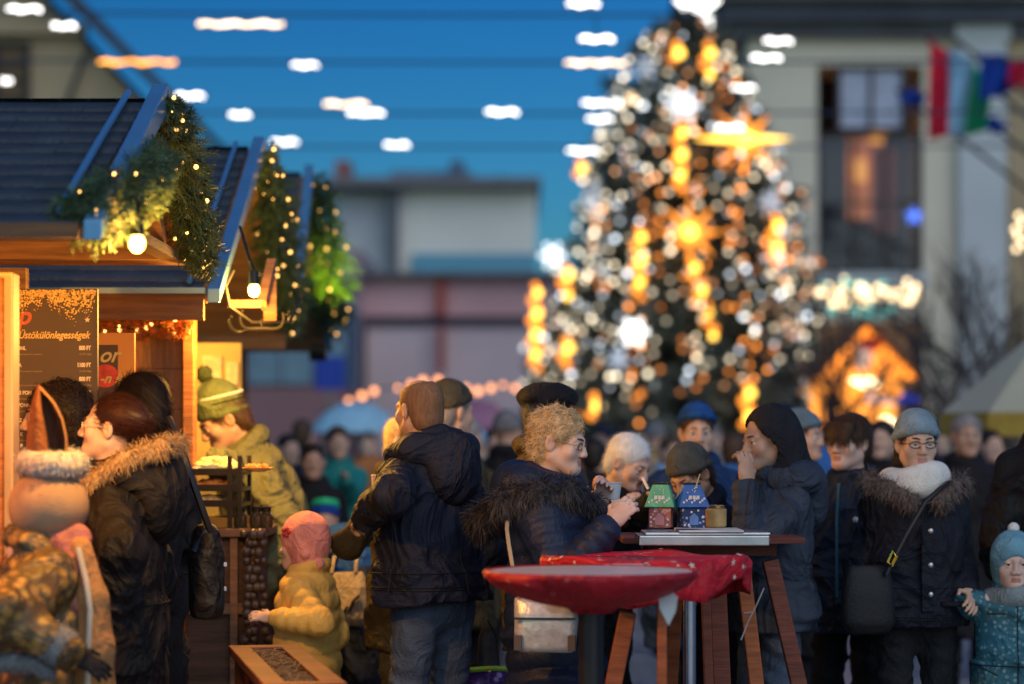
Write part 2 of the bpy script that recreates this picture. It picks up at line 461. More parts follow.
def person(label, hp, yaw=0, lod=1, lean=0, hyaw=0, hpitch=0, hroll=0, hs=1.0, skin=None, female=False, nose=1.0,
           L='hang', Rr='hang', elbow=None, curl=.35, coat=None, pants=None, shoes=None, hat=None, hair=None, glasses=None, scarf=None,
           hood=None, fur=None, mouth=0.0, glove=None, group=None, extra=None, seed=1, width=1.0, stance=.10, neckf=0.0, step_leg=0.0, brow=None):
    """lod 0 sharp, 1 slightly soft, 2 far out of focus. Faces -y at yaw 0 (degrees)."""
    skin = skin or SK; th = R(lean)
    ST = {0:.0095, 1:.013, 2:.022}[lod]; HS = {0:.0042, 1:.006, 2:.011}[lod]; HF = {0:.0052, 1:.0075, 2:None}[lod]
    wt = V3(at(*hp)); hip = V3((0,0,.95)); RU = rx(th)
    U0 = lambda p: hip+RU@(V3(p)-hip)
    h0 = U0((0,-.02-neckf,1.635)); s = wt[2]/h0[2]
    rw = rz(R(yaw)); root = wt-rw@(h0*s); root[2] = 0
    t = empty('person', tuple(root), R(yaw), label, 'person', group)
    U = lambda p: s*U0(p); G = lambda p: s*V3(p)
    Hc = h0*s; Rh = rz(R(hyaw))@rx(R(hpitch))@ry(R(hroll)); sh = s*hs*1.0
    P = lambda q: Hc+Rh@(V3(q)*sh)
    loc = lambda w: rz(-R(yaw))@(V3(w)-root)
    def target(a, side):
        q = 1 if side == 'L' else -1
        if a == 'hang': return U((q*.215*width,-.04,.86)), True
        if a == 'pocket': return U((q*.19,-.15,.98)), False
        if a == 'fold': return U((-q*.06,-.24,1.16)), True
        if a[0] == 'px': return loc(at(*a[1:4])), True
        return U(a), True
    arms = {}
    for side, a in (('L',L),('R',Rr)):
        q = 1 if side == 'L' else -1
        S = U((q*.158*width,.01,1.385)); T, vis = target(a, side)
        hint = V3((q*.22,.8,-.45)) if not (elbow and side in elbow) else V3(elbow[side])
        E, W = ik(S, T, .295*s, .265*s, hint); arms[side] = (S, E, W, vis)
    hipj = {q: G((q*.088,0,.90)) for q in (-1,1)}
    foot = {q: G((q*stance, -step_leg*q, .09)) for q in (-1,1)}
    knee = {q: (hipj[q]+foot[q])/2+G((0,-.03-.4*max(0,step_leg*q),.02)) for q in (-1,1)}
    # -- body: one continuous skin surface from head to ankles
    v = SDF()
    head_ops(v, P, Rh, sh, lod, mouth, female, nose=nose)
    v.fine(Hc-V3((.105,.125,.135))*sh, Hc+V3((.105,.125,.135))*sh, HS)
    v.rc(P((0,.035,-.17)), U((0,.02,1.40)), .056*s, .062*s)
    v.rc(U((0,.02,1.38)), U((0,.01,1.02)), .075*s, .075*s, .06); v.rc(U((0,0,1.02)), G((0,0,.93)), .08*s, .08*s, .05)
    for side, (S, E, W, vis) in arms.items():
        q = 1 if side == 'L' else -1
        v.rc(U((0,.02,1.37)), S, .05*s, .036*s, .03); v.rc(S, E, .036*s, .031*s); v.rc(E, W, .033*s, .025*s)
        fd = nrm(W-E)
        if vis:
            n = V3((-q,-.15,0)) if abs(fd[2]) > .6 else V3((-q*.55,-.2,-.55) if (L != 'hang') else (-q,0,-.3))
            add_hand(v, W+fd*.025*s, fd, n, side, curl, s*(.97 if not female else .9)*(1.0 if hs <= 1.05 else .9), HF)
    for q in (-1,1):
        v.rc(G((0,0,.95)), hipj[q], .075*s, .07*s); v.rc(hipj[q], knee[q], .066*s, .045*s); v.rc(knee[q], foot[q], .042*s, .032*s)
        v.rc(foot[q], foot[q]+G((0,-.10,-.045)), .03*s, .025*s)
    vv, ff = v.mesh(max(ST*1.8, .02))
    fm = np.zeros(len(ff), int)
    if lod <= 1:
        c = (vv[ff].mean(1)-Hc)@Rh/sh
        fm[(np.abs(c[:,0]) < .021) & (c[:,2] < -.0575) & (c[:,2] > -.0785-.02*mouth) & (c[:,1] < -.0805+.25*np.abs(c[:,0]))] = 1
    if glove is not None:
        c = vv[ff].mean(1)
        for S, E, W, vis in arms.values(): fm[np.linalg.norm(c-(W+nrm(W-E)*.09*s), axis=1) < .125*s] = 2
    mesh_np('body', vv, ff, [skin, LIP, glove or skin], t, fmat=fm)
    kid = hs > 1.15
    if lod == 0 or (lod == 1 and abs(((yaw+hyaw+180) % 360)-180) < 100):
        for q in (-1,1):
            e = link(bpy.data.objects.new('eye', eye_mesh()), t); e.location = P((q*.031,-.0735,-.002))
            e.rotation_euler = Matrix(Rh.tolist()).to_euler(); e.scale = [.0128*sh]*3
        bm = brow or (hair or {}).get('mat') or mat('brow', (.06,.04,.03), .8)
        for q in (() if kid else (-1,1)):
            b = MB(); pts = [P((q*x, y, z)) for x, y, z in ((.012,-.0945,.0185),(.026,-.0905,.0235),(.040,-.079,.0235),(.049,-.066,.018))]
            b.tube(pts, [.002*sh,.0034*sh,.003*sh,.0012*sh], 6); b.build('eyebrow', bm, t, True)
    # -- trousers and shoes
    if pants is not None:
        v = SDF(); e = .02*s
        v.ell(G((0,.01,.95)), V3((.158*width,.115,.13))*s, k=.04)
        for q in (-1,1):
            v.rc(hipj[q], knee[q], .088*s, .066*s, .03, quilt=(5,.006,.35,1)); v.rc(knee[q], foot[q]+G((0,0,.01)), .066*s, .054*s, .02, quilt=(7,.007,.35,1))
        v.ripple(.003, 22, seed)
        if lod < 2: v.crease(.010, 26, (.5,.3,1), seed+5)
        a, b = v.mesh(ST*1.1); mesh_np('trousers', a, b, pants, t)
        for q in (-1,1):
            v = SDF(); f = foot[q]
            v.rc(f+G((0,.03,-.045)), f+G((0,-.13,-.055)), .045*s, .036*s, .02); v.rc(f+G((0,.01,.03)), f+G((0,.02,-.03)), .05*s, .045*s, .02)
            v.cut((0,0,-1), (0,0,.0)); a, b = v.mesh(.018); mesh_np('shoe', a, b, shoes or mat('leather black', (.015,.014,.013), .5), t)
    # -- coat
    if coat:
        c = dict(len=.62, bulk=.0, quilt=None, flare=.02, mat=None, folds=.006, sleeve=0.0, collar=True, hooddown=False, sq=None, pt=2.3); c.update(coat)
        bk = c['bulk']; v = SDF(); w = width
        up = [(1.50,.066+bk*.3,.066+bk*.3,.018),(1.47,.098*w+bk*.4,.082+bk*.5,.014),(1.425,.150*w+bk*.5,.100+bk*.7,.01),(1.34,.165*w+bk*.8,.115+bk*.8,.008),(1.22,.160*w+bk,.118+bk,.0),(1.08,.148*w+bk,.112+bk,-.002),(max(.93,c['len']),.158*w+bk,.115+bk,0)]
        Tu = s*(hip-RU@hip)
        v.loft([tuple(k*s for k in r) for r in up], RU, Tu, .03*s, c['quilt'] and (c['quilt'][0]*s, c['quilt'][1]*s, c['quilt'][2]), p=c['pt'])
        hem = c['len']; n = 5
        lo = [(1.04-(1.04-hem)*i/n, .156*w+bk+c['flare']*i/n+.006*(i>0), .114+bk+c['flare']*.8*i/n, .0) for i in range(n+1)]
        v.loft([tuple(k*s for k in r) for r in lo], None, (0,0,0), .05*s, c['quilt'] and (c['quilt'][0]*s, c['quilt'][1]*s, c['quilt'][2]), p=c['pt'])
        sq = c['sq']
        for side, (S, E, W, vis) in arms.items():
            b2 = bk*.45+c['sleeve']-.004; q2 = sq or ((3.2,.007*s,.30,1) if not c['quilt'] else (5.2,c['quilt'][1]*s*.8,.05))
            S2 = S+(U((0,.01,1.36))-S)*.06
            v.rc(S2, E, (.062+b2)*s, (.056+b2)*s, .035*s, quilt=q2)
            v.rc(E, W-nrm(W-E)*.005*s, (.056+b2)*s, (.043+b2*.75)*s, .02*s, quilt=q2)
        if c['collar']:
            for i in range(14):
                a0, a1 = 2*PI*i/14, 2*PI*(i+1)/14
                p = lambda a: U((.078*math.sin(a), .022-.080*math.cos(a), 1.500+.022*math.cos(a+PI)))
                v.rc(p(a0), p(a1), (.026+bk*.25)*s, k=.015)
        if c['folds']:
            v.ripple(c['folds']*.8, 13, seed+3, 6, .8); v.ripple(c['folds']*.12, 45, seed+9, 6, .7)
            if lod < 2: v.crease(c['folds']*2.1, 19, (.5,.3,1), seed+20, 1.1); v.crease(c['folds']*1.6, 25, (.9,.3,.5), seed+31, 1.1)
        a, b = v.mesh(ST)
        mesh_np('coat', a, b, c['mat'], t)
        if lod == 0 and not c['quilt']: seams(t, a, b, U0, s, c, bk, w)
        if c['hooddown']:
            v = SDF(); k = c['hooddown']
            for a0, a1, ra in (((-.125,-.03,1.47),(-.125,.08,1.485),.045),((-.125,.08,1.485),(0,.16,1.48),.058),((0,.16,1.48),(.125,.08,1.485),.058),((.125,.08,1.485),(.125,-.03,1.47),.045)):
                v.rc(U(a0), U(a1), ra*s*k, k=.04)
            v.ell(U((0,.15,1.39)), V3((.125,.075,.13))*s*k, RU, .05)
            v.ripple(.006, 25, seed+5); a, b = v.mesh(ST); mesh_np('hood', a, b, c['mat'], t)
    # -- head wear
    if hair:
        hairmesh(v, hair, P, Rh, sh, t, lod, seed)
    if hat: hatmesh(hat, P, Rh, sh, t, lod, seed)
    if hood:
        v = SDF()
        hk = hood.get('k', 1.0)
        v.ell(P((0,.035,.025)), V3((.118,.138,.140))*sh*hk, Rh, .02)
        v.rc(P((0,.06,-.06)), U((0,.07,1.46)), .115*sh, .13*s, .05)
        v.ell(P((0,-.125,-.012)), V3((.078,.13,.112))*sh, Rh, .012, True); v.ell(P((0,.0,-.02)), V3((.094,.105,.12))*sh, Rh, .01, True)
        v.ripple(.006, 24, seed+5); a, b = v.mesh(ST*.8); mesh_np('hood', a, b, hood['mat'], t)
    if scarf:
        v = SDF(); k = scarf.get('k', 1.0)
        for j in range(scarf.get('loops', 2)):
            for i in range(16):
                p = lambda a: U0((0,0,0))*0+Hc+V3((.088*k*math.sin(a), .03-.092*k*math.cos(a), -.155-.045*j+.012*math.sin(2*a+j)+.02*math.cos(a)))*s*hs
                v.rc(p(2*PI*i/16), p(2*PI*(i+1)/16), (.045*k+.005*math.sin(i*1.7+j))*s*hs, k=.02)
        v.ripple(.006, 40, seed+8, 6); a, b = v.mesh(.009 if lod < 2 else .016); mesh_np('scarf', a, b, scarf['mat'], t)
    if glasses:
        b = MB()
        for q in (-1,1):
            b.tube([P((q*(.032+.024*math.cos(a)), -.097+.008*abs(math.cos(a)-(-.2)), -.004+.0135*math.sin(a))) for a in np.linspace(0, 2*PI, 18)[:-1]], .0021*sh, 6, closed=True)
            b.tube([P((q*.056,-.089,.0)), P((q*.074,-.05,.003)), P((q*.080,.01,.004)), P((q*.079,.03,-.012))], .0017*sh, 6)
        b.tube([P((-.009,-.100,.0)), P((0,-.104,.003)), P((.009,-.100,.0))], .0015*sh, 6)
        g = b.build('glasses', glasses, t, True)
        for q in (-1,1):
            b = MB(); pts = [P((q*(.032+.022*math.cos(a)), -.0965+.008*abs(math.cos(a)+.2), -.004+.012*math.sin(a))) for a in np.linspace(0, 2*PI, 17)[:-1]]
            b.add(pts, [tuple(range(16))]); b.build('lens', mat('lens', (.9,.9,.9), .02, alpha=.12, spec=.8), g)
    if fur:
        fur_trim(t, [U(p) for p in fur['path']], fur['r']*s, fur['mat'], fur.get('n', 2600), fur.get('len', .05)*s, seed, fur.get('closed', False), fur.get('flow', (0,0,-1)))
    info = dict(t=t, U=U, P=P, s=s, root=root, loc=loc, arms=arms, Rh=Rh, G=G)
    if extra: extra(info)
    return info

SEAM = mat('seam thread', (.004,.004,.006), .7)
def seams(t, a, b, U0, s, c, bk, w):
    """stitched seams found on the finished coat: yoke, side, centre back, pocket and hem lines"""
    from mathutils.bvhtree import BVHTree
    tree = BVHTree.FromPolygons([tuple(q) for q in a], [tuple(q) for q in b])
    B = MB(); hem = c['len']
    def hit(ang, z):
        ax = U0((0,0,z))*s if z > .97 else V3((0,0,z*s))
        d = V3((math.sin(ang), -math.cos(ang), 0)); q = tree.ray_cast(Vector(ax+d*.8), Vector(-d))
        if q[0] is None: return None
        r = np.linalg.norm((V3(q[0])-ax)[:2])
        return V3(q[0])+V3(q[1])*.0012 if r < (.205*w+bk)*s and (q[1] @ Vector(d)) > .15 else None
    def run(path):
        cur = []
        for p in path+[None]:
            h = hit(*p) if p is not None else None
            if h is None or (cur and np.linalg.norm(h-cur[-1]) > .07):
                if len(cur) > 3: B.tube(cur, .0022, 5)
                cur = [] if h is None else [h]
            else: cur.append(h)
    N_ = 46
    run([(PI*(.55+.9*i/N_), 1.335+.012*math.cos(i*2*PI/N_)) for i in range(N_+1)])
    for z in (hem+.035, hem+.045, 1.045): run([(2*PI*i/90, z) for i in range(91)])
    for ang in (PI, PI*.53, PI*1.47, .03): run([(ang, hem+.02+(1.44-hem)*i/N_) for i in range(N_+1)])
    for q in (-1,1): run([(q*(.55+.5*i/14), .99+.05*i/14) for i in range(15)]); run([(q*(.8+.02*math.sin(i)), 1.335-.0*i) if False else (q*(.35+.6*i/14), 1.345) for i in range(15)])
    if B.v: B.build('seam', SEAM, t, True)

def hairmesh(v, hair, P, Rh, sh, t, lod, seed):
    st = hair['style']; m = hair['mat']; v = SDF()
    E = lambda c, r, k=.02, sub=False, rot=None: v.ell(P(c), V3(r)*sh, Rh if rot is None else Rh@rot, k*sh, sub)
    k = hair.get('k', 1.0)
    E((0,.024,.042), (.083*k,.100*k,.086*k))
    if st in ('long','bob'):
        E((0,.055,-.05), (.080,.062,.105), .03)
        if st == 'long': v.rc(P((0,.07,-.10)), P((0,.085,-.24)), .065*sh, .05*sh, .04)
    if st == 'bun':
        E((0,.085,.0), (.034,.026,.034), .02)
    if st in ('short','curly','fringe','balding'):
        E((0,.060,-.025), (.072*k,.058*k,.072), .03)
    E((0,-.110,-.035), (.070,.095,.096 if st != 'fringe' else .074), .012, True)
    for q in (-1,1): E((q*.078,-.005,-.025), (.020,.022,.040), .01, True)
    if st == 'balding': E((0,-.02,.12), (.062,.085,.055), .02, True)
    if st == 'fringe':
        for i in range(7): v.rc(P((-.055+.018*i,-.062-.022*math.cos((i-3)*.45),.075)), P((-.060+.019*i,-.076-.026*math.cos((i-3)*.42),.022+.006*math.sin(i*2.1))), .018*sh, .008*sh, .012)
    if st == 'curly': v.ripple(.010, 120, seed, 9)
    else: v.ripple(.0018, 60, seed, 6)
    a, b = v.mesh({0:.0055,1:.007,2:.013}[lod])
    if lod == 2: mesh_np('hair', a, b, m, t); return
    n = normals(a, b)
    cnt = int(1.6*hair.get('n', 5200 if lod == 0 else 2200))
    fl = Rh@V3(hair.get('flow', (0,.5,-.8)))
    vs, fs = strands(a, n, cnt, hair.get('len', .04)*sh, .0008*sh, fl, hair.get('lift', .10), hair.get('curl', .07), seed, jit=hair.get('jit', .3), keep=((a-P((0,0,0)))@Rh)[:,1] > -.15*sh)
    vs = [a, vs]; fs = [b, fs+len(a)]; tot = len(vs[0])+len(vs[1])
    if st == 'curly':
        g = np.random.default_rng(seed)
        B = MB(); ids = g.choice(len(a), 560)
        for i in ids:
            p0 = a[i]; nn = n[i]; t1 = nrm(np.cross(nn, g.normal(size=3))); t2 = nrm(np.cross(nn, t1)); rr = (.006+.008*g.random())*sh; ph = g.random()*6.28
            B.tube([p0+nn*(.001+.006*sh*math.sin(q*1.2))+t1*rr*math.cos(ph+q)+t2*rr*(math.sin(ph+q)+.25*q) for q in np.linspace(0, 4.4, 8)], [.0008,.0013,.0016,.0017,.0017,.0015,.0012,.0006], 4, False)
        vs.append(np.array(B.v)); fs.append(np.array(B.f)+tot)
    mesh_np('hair', np.concatenate(vs), np.concatenate(fs), m, t)

def hatmesh(hat, P, Rh, sh, t, lod, seed):
    st = hat['style']; v = SDF(); m = hat['mat']
    E = lambda c, r, k=.02, sub=False, rot=None: v.ell(P(c), V3(r)*sh, Rh if rot is None else Rh@rot, k*sh, sub)
    step = {0:.006,1:.008,2:.014}[lod]
    zc = hat.get('z', .035); tilt = Rh@rx(-.28)
    if st in ('beanie','pompom','ball'):
        tall = hat.get('tall', 1.0)
        E((0,.02,.052), (.090,.108,.096*tall))
        v.cut(-tilt[:,2], P((0,0,zc)))
        for i in range(20):
            p = lambda a: P(rx(-.28)@V3((.083*math.sin(a), -.100*math.cos(a), .016))+V3((0,.016,zc)))
            v.rc(p(2*PI*i/20), p(2*PI*(i+1)/20), hat.get('brim', .0155)*sh, k=.01)
        if hat.get('flaps'):
            for q in (-1,1): v.rc(P((q*.080,.0,.03)), P((q*.062,-.035,-.10)), .026*sh, .018*sh, .03)
            v.rc(P((-.06,.07,-.03)), P((.06,.07,-.03)), .05*sh, k=.04)
        v.ripple(.0022, 110, seed, 5)
        a, b = v.mesh(step); h = mesh_np('hat', a, b, m, t)
        if st == 'pompom':
            v = SDF(); v.ell(P((0,.03,.052+.096*tall+.022)), V3((1,1,1))*hat.get('pr', .034)*sh); a, b = v.mesh(.007)
            vs, fs = strands(a, normals(a,b), 700 if lod < 2 else 150, .02*sh, .0022, Rh@V3((0,0,1)), .9, .2, seed)
            mesh_np('pompom', np.concatenate([a,vs]), np.concatenate([b,fs+len(a)]), hat.get('pm', m), h)
        if hat.get('band'):
            for zz, bm, rr in hat['band']:
                B = MB(); B.tube([P(rx(-.28)@V3((1.0*.0885*math.sqrt(max(.05,1-((zz-.03)/.12)**2))*math.sin(a), -.1065*math.sqrt(max(.05,1-((zz-.03)/.12)**2))*math.cos(a), zz))+V3((0,.018,.03))) for a in np.linspace(0, 2*PI, 29)[:-1]], rr*sh, 6, closed=True)
                B.build('stripe', bm, h, True)
    elif st == 'beret':
        E((.006,.022,.078), (.112,.124,.060), .02); E((0,.015,.045), (.088,.105,.050), .03)
        v.cut(-tilt[:,2], P((0,0,.022))); v.ripple(.002, 40, seed)
        a, b = v.mesh(step); mesh_np('hat', a, b, m, t)
    elif st == 'cap':
        E((0,.018,.05), (.087,.104,.080)); v.cut(-tilt[:,2], P((0,0,.04)))
        v.ell(P((0,-.115,.042)), V3((.066,.07,.012))*sh, Rh@rx(.2), .02)
        a, b = v.mesh(step); mesh_np('hat', a, b, m, t)
    elif st == 'kidhood':
        E((0,.015,.03), (.097,.112,.11)); E((0,-.105,-.03), (.058,.06,.066), .012, True)
        v.rc(P((0,.03,-.04)), P((0,.03,-.12)), .088*sh, .08*sh, .03)
        v.ripple(.002, 80, seed); a, b = v.mesh(step); h = mesh_np('hat', a, b, m, t)

def fur_trim(t, pts, r, m, n, ln, seed, closed=False, flow=(0,0,-1), name='fur_trim'):
    v = SDF(); k = len(pts)
    for i in range(k if closed else k-1): v.rc(pts[i], pts[(i+1) % k], r*.8, k=.02)
    v.ripple(.005, 60, seed); a, b = v.mesh(.009)
    nn = normals(a, b)
    vs, fs = strands(a, nn, int(n*1.9), ln, .0013, flow, .7, .25, seed, jit=.9)
    return mesh_np(name, np.concatenate([a,vs]), np.concatenate([b,fs+len(a)]), m, t)
# ---------------------------------------------------------------- ground, sky, buildings, trees
# ground
def ground():
    m = mat('paving', (.30,.31,.32), .5, 0, .3, 1.3, .2, 40)
    nt = m.node_tree; N = nt.nodes; L = nt.links; b = N['Principled BSDF']
    base = b.inputs['Base Color'].links[0].from_socket
    tc = N.new('ShaderNodeTexCoord'); br = N.new('ShaderNodeTexBrick'); br.inputs['Scale'].default_value = 2.2
    br.inputs['Color1'].default_value = (1,1,1,1); br.inputs['Color2'].default_value = (.78,.78,.8,1); br.inputs['Mortar'].default_value = (.35,.35,.36,1)
    br.inputs['Mortar Size'].default_value = .012
    L.new(tc.outputs['Object'], br.inputs['Vector'])
    mx = N.new('ShaderNodeMix'); mx.data_type = 'RGBA'; mx.blend_type = 'MULTIPLY'; mx.inputs[0].default_value = 1
    L.new(base, mx.inputs[6]); L.new(br.outputs['Color'], mx.inputs[7]); L.new(mx.outputs[2], b.inputs['Base Color'])
    o = MB(); n = 40
    xs = np.linspace(-160, 160, n); ys = np.linspace(-40, 260, n)
    vs = [(x, y, 0) for y in ys for x in xs]; fs = [(j*n+i, j*n+i+1, (j+1)*n+i+1, (j+1)*n+i) for j in range(n-1) for i in range(n-1)]
    o.add(vs, fs); tag(o.build('ground', m), kind='structure')
ground()

# ---- buildings
def window(par, x0, x1, z0, z1, y, fm, pm, nx=2, nz=2, fw=.07, dep=.12):
    w = MB()
    w.bb(x0-fw, x0, y-dep, y+.02, z0-fw, z1+fw); w.bb(x1, x1+fw, y-dep, y+.02, z0-fw, z1+fw)
    w.bb(x0, x1, y-dep, y+.02, z1, z1+fw); w.bb(x0, x1, y-dep, y+.02, z0-fw, z0)
    for i in range(1, nx): xx = x0+(x1-x0)*i/nx; w.bb(xx-fw*.4, xx+fw*.4, y-dep*.8, y+.01, z0, z1)
    for i in range(1, nz):
        zz = z0+(z1-z0)*i/nz
        for k in range(nx): w.bb(x0+(x1-x0)*k/nx+fw*.4*(k>0), x0+(x1-x0)*(k+1)/nx-fw*.4*(k<nx-1), y-dep*.6, y+.008, zz-fw*.3, zz+fw*.3)
    o = w.build('window', fm, par)
    p = MB(); p.bb(x0, x1, y-.03, y-.01, z0, z1); p.build('pane', pm, o)
    return o
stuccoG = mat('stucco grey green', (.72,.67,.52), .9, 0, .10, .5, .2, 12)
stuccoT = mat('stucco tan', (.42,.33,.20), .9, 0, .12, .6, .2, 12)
pilM = mat('pilaster stone', (.55,.60,.60), .85, 0, .08, .6, .2, 12)
corn = mat('cornice slate', (.10,.11,.13), .7, 0, .2, .8)
dkfr = mat('frame dark', (.03,.025,.025), .5)
glassD = mat('glass dusk', (.02,.03,.045), .06, spec=.9, alpha=.35)
YB = 42.0
def town_house():
    r = empty('town_house', (0,YB,0), 0, 'cream plastered town house with dark cornice and one tall window', 'building')
    x = lambda px: X(px, YB); z = lambda py: Z(py, YB); y = 0.0
    x0 = x(748)
    wx0, wx1, wz0, wz1 = x(822), x(918), z(268), z(70)
    w = MB()
    w.bb(x0, wx0-.08, 0, 7, 0, z(25)); w.bb(wx1+.08, x(1008), 0, 7, 0, z(25)); w.bb(wx0-.08, wx1+.08, 0, 7, wz1+.08, z(25)); w.bb(wx0-.08, wx1+.08, 0, 7, 0, wz0-.08)
    w.build('wall', stuccoG, r)
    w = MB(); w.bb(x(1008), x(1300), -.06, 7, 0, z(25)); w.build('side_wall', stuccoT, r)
    w = MB(); w.bb(x(957), x(1004), -.22, -.003, 0, z(27)); w.bb(x(953), x(1008), -.26, -.004, z(27)-.25, z(27)); w.build('pilaster', pilM, r)
    w = MB(); w.bb(x0-.5, x(1300), -.55, 7.5, z(25), z(8)); w.bb(x0-.8, x(1300), -.9, 7.8, z(8), z(-14)); w.bb(x0-.25, x(1300), -.25, 7.2, z(25)-.24, z(25)-.002)
    w.build('cornice', corn, r)
    w = MB(); w.prism([(-1.0,z(-14)),(8,z(-14)),(3.6,z(-14)+2.6)], 'x', x0-.9, x(1300)); w.build('roof', mat('roof tile dark', (.05,.045,.045), .8, bump=.4, bscale=8), r)
    # upper sash with drawn pale blinds, below dark glass; glowing panels added for its warm reflections
    zs = z(128)
    window(r, wx0+.32, wx1-.28, zs, wz1, .06, dkfr, mat('blind pale', (.45,.50,.62), .8), 2, 1)
    win = window(r, wx0, wx1, wz0, zs-.16, .12, dkfr, glassD, 3, 2)
    b = MB(); b.bb(wx0-.1, wx1+.1, 1.6, 1.7, wz0-.2, wz1+.1); b.build('room_wall', mat('room dark', (.03,.03,.04), .9), r)
    b = MB(); b.bb(x(850), x(888), .3, .34, z(218), z(133)); b.build('warm_glow_panel', mat('warm glow panel', (.5,.2,.08), .8, emit=(1,.28,.06), estr=.6), win)
    b = MB(); b.bb(x(853), x(868), .22, .26, z(180), z(158)); b.bb(x(872), x(889), .22, .26, z(142), z(130)); b.build('bright_glow_panel', glow('room', (1,.42,.06), 1.6), win)
    b = MB(); b.bb(x(874), x(900), .27, .29, z(232), z(146)); b.build('red_glow_panel', mat('red glow panel', (.3,.05,.03), .8, emit=(1,.1,.05), estr=.06), win)
    b = MB(); b.bb(x(812), x(925), -.35, -.002, wz0-.35, wz0-.1); b.build('sill', pilM, r)
    # shop front below
    b = MB(); b.bb(x(818), x(922), -.12, -.003, 0, z(322)); b.build('shop_front', mat('shop front', (.35,.16,.06), .6), r)
    return r
town_house()
def far_blocks():
    Y = 82.0; r = empty('office_block', (0,Y,0), 0, 'pale concrete office block with flat roof beyond the square', 'building')
    x = lambda px: X(px,Y); z = lambda py: Z(py,Y)
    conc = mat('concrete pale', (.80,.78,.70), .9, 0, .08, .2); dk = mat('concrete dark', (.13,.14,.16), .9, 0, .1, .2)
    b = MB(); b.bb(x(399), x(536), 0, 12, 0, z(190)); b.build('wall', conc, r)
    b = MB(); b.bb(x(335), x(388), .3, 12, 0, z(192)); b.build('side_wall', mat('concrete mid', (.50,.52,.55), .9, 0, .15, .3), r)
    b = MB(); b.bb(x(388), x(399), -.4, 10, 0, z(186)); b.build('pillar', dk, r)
    b = MB(); b.bb(x(322), x(541), -1, 12.4, z(189.5), z(180)); b.build('roof_edge', mat('roof edge grey', (.17,.17,.18), .8), r)
    b = MB(); b.bb(x(384), x(470), 4, 9, z(180), z(158)); b.bb(x(470), x(492), 4.5, 8, z(180), z(165)); b.build('roof_hut', mat('metal blue grey', (.13,.2,.3), .7), r)
    b = MB(); b.bb(x(328), x(344), 3, 5, z(180), z(150)); b.build('chimney', mat('brick dull', (.28,.12,.11), .9), r)
    b = MB(); [MB().bb(x(p0), x(p1), 3, 3.9, z(180), z(p2)).build('vent_stack', mat('metal dark blue', (.08,.11,.18), .6), r) for p0,p1,p2 in ((354,370,170),(448,462,150),(496,504,166))]
    b = MB(); b.bb(x(412), x(536), -.25, -.01, z(277), z(254)); b.build('window_band', mat('glass sky', (.12,.32,.45), .12, spec=.9), r)
    Y2 = 66.0; r = empty('low_hall', (0,Y2,0), 0, 'low mauve plastered hall with dark string course behind the crowd', 'building')
    x = lambda px: X(px,Y2); z = lambda py: Z(py,Y2)
    mv = mat('plaster mauve', (.74,.43,.43), .9, 0, .12, .3); mv2 = mat('plaster grey mauve', (.74,.58,.57), .9, 0, .1, .3)
    b = MB(); b.bb(x(362), x(640), 0, 14, z(316), z(277)); b.build('upper_wall', mv, r)
    b = MB(); b.bb(x(366), x(640), .2, 14, 0, z(326)); b.build('wall', mv2, r)
    b = MB(); b.bb(x(362), x(640), .1, 14, z(325.9), z(316.1)); b.build('string_course', mat('plaster dark', (.12,.09,.11), .9), r)
    b = MB(); b.bb(x(347), x(362), -.3, 14, 0, z(250)); b.build('corner_pier', mat('plaster pink grey', (.40,.30,.32), .9), r)
    b = MB(); b.bb(x(436), x(446), -.25, -.01, z(316), z(279)); b.bb(x(438), x(445), -.2, -.01, z(372), z(327)); b.build('banner', mat('banner red', (.45,.10,.07), .8), r)
    b = MB(); b.bb(x(360), x(645), -.5, 14.5, z(276.9), z(273)); b.build('roof_edge', mat('roof edge grey', (.17,.17,.18), .8), r)
    Y3 = 58.0; r = empty('glass_pavilion', (0,Y3,0), 0, 'blue glazed pavilion over a pinkish plinth behind the stalls', 'building')
    x = lambda px: X(px,Y3); z = lambda py: Z(py,Y3)
    b = MB(); b.bb(x(150), x(346), 0, 5, 0, z(387)); b.build('plinth', mat('plaster pink', (.36,.20,.20), .9, 0, .12, .4), r)
    w = None
    for i in range(6):
        xa, xb = x(150)+(x(346)-x(150))*i/6, x(150)+(x(346)-x(150))*(i+1)/6
        window(r, xa+.1, xb-.1, z(387)+.15, z(312), .12, mat('frame pale blue', (.30,.42,.5), .5), mat('glass pale', (.25,.42,.5), .15, spec=.8), 2, 3)
    b = MB(); b.bb(x(150), x(346), .2, 5, z(387)+.001, z(300)); b.build('wall', mat('wall blue grey', (.12,.2,.28), .8), r)
far_blocks()
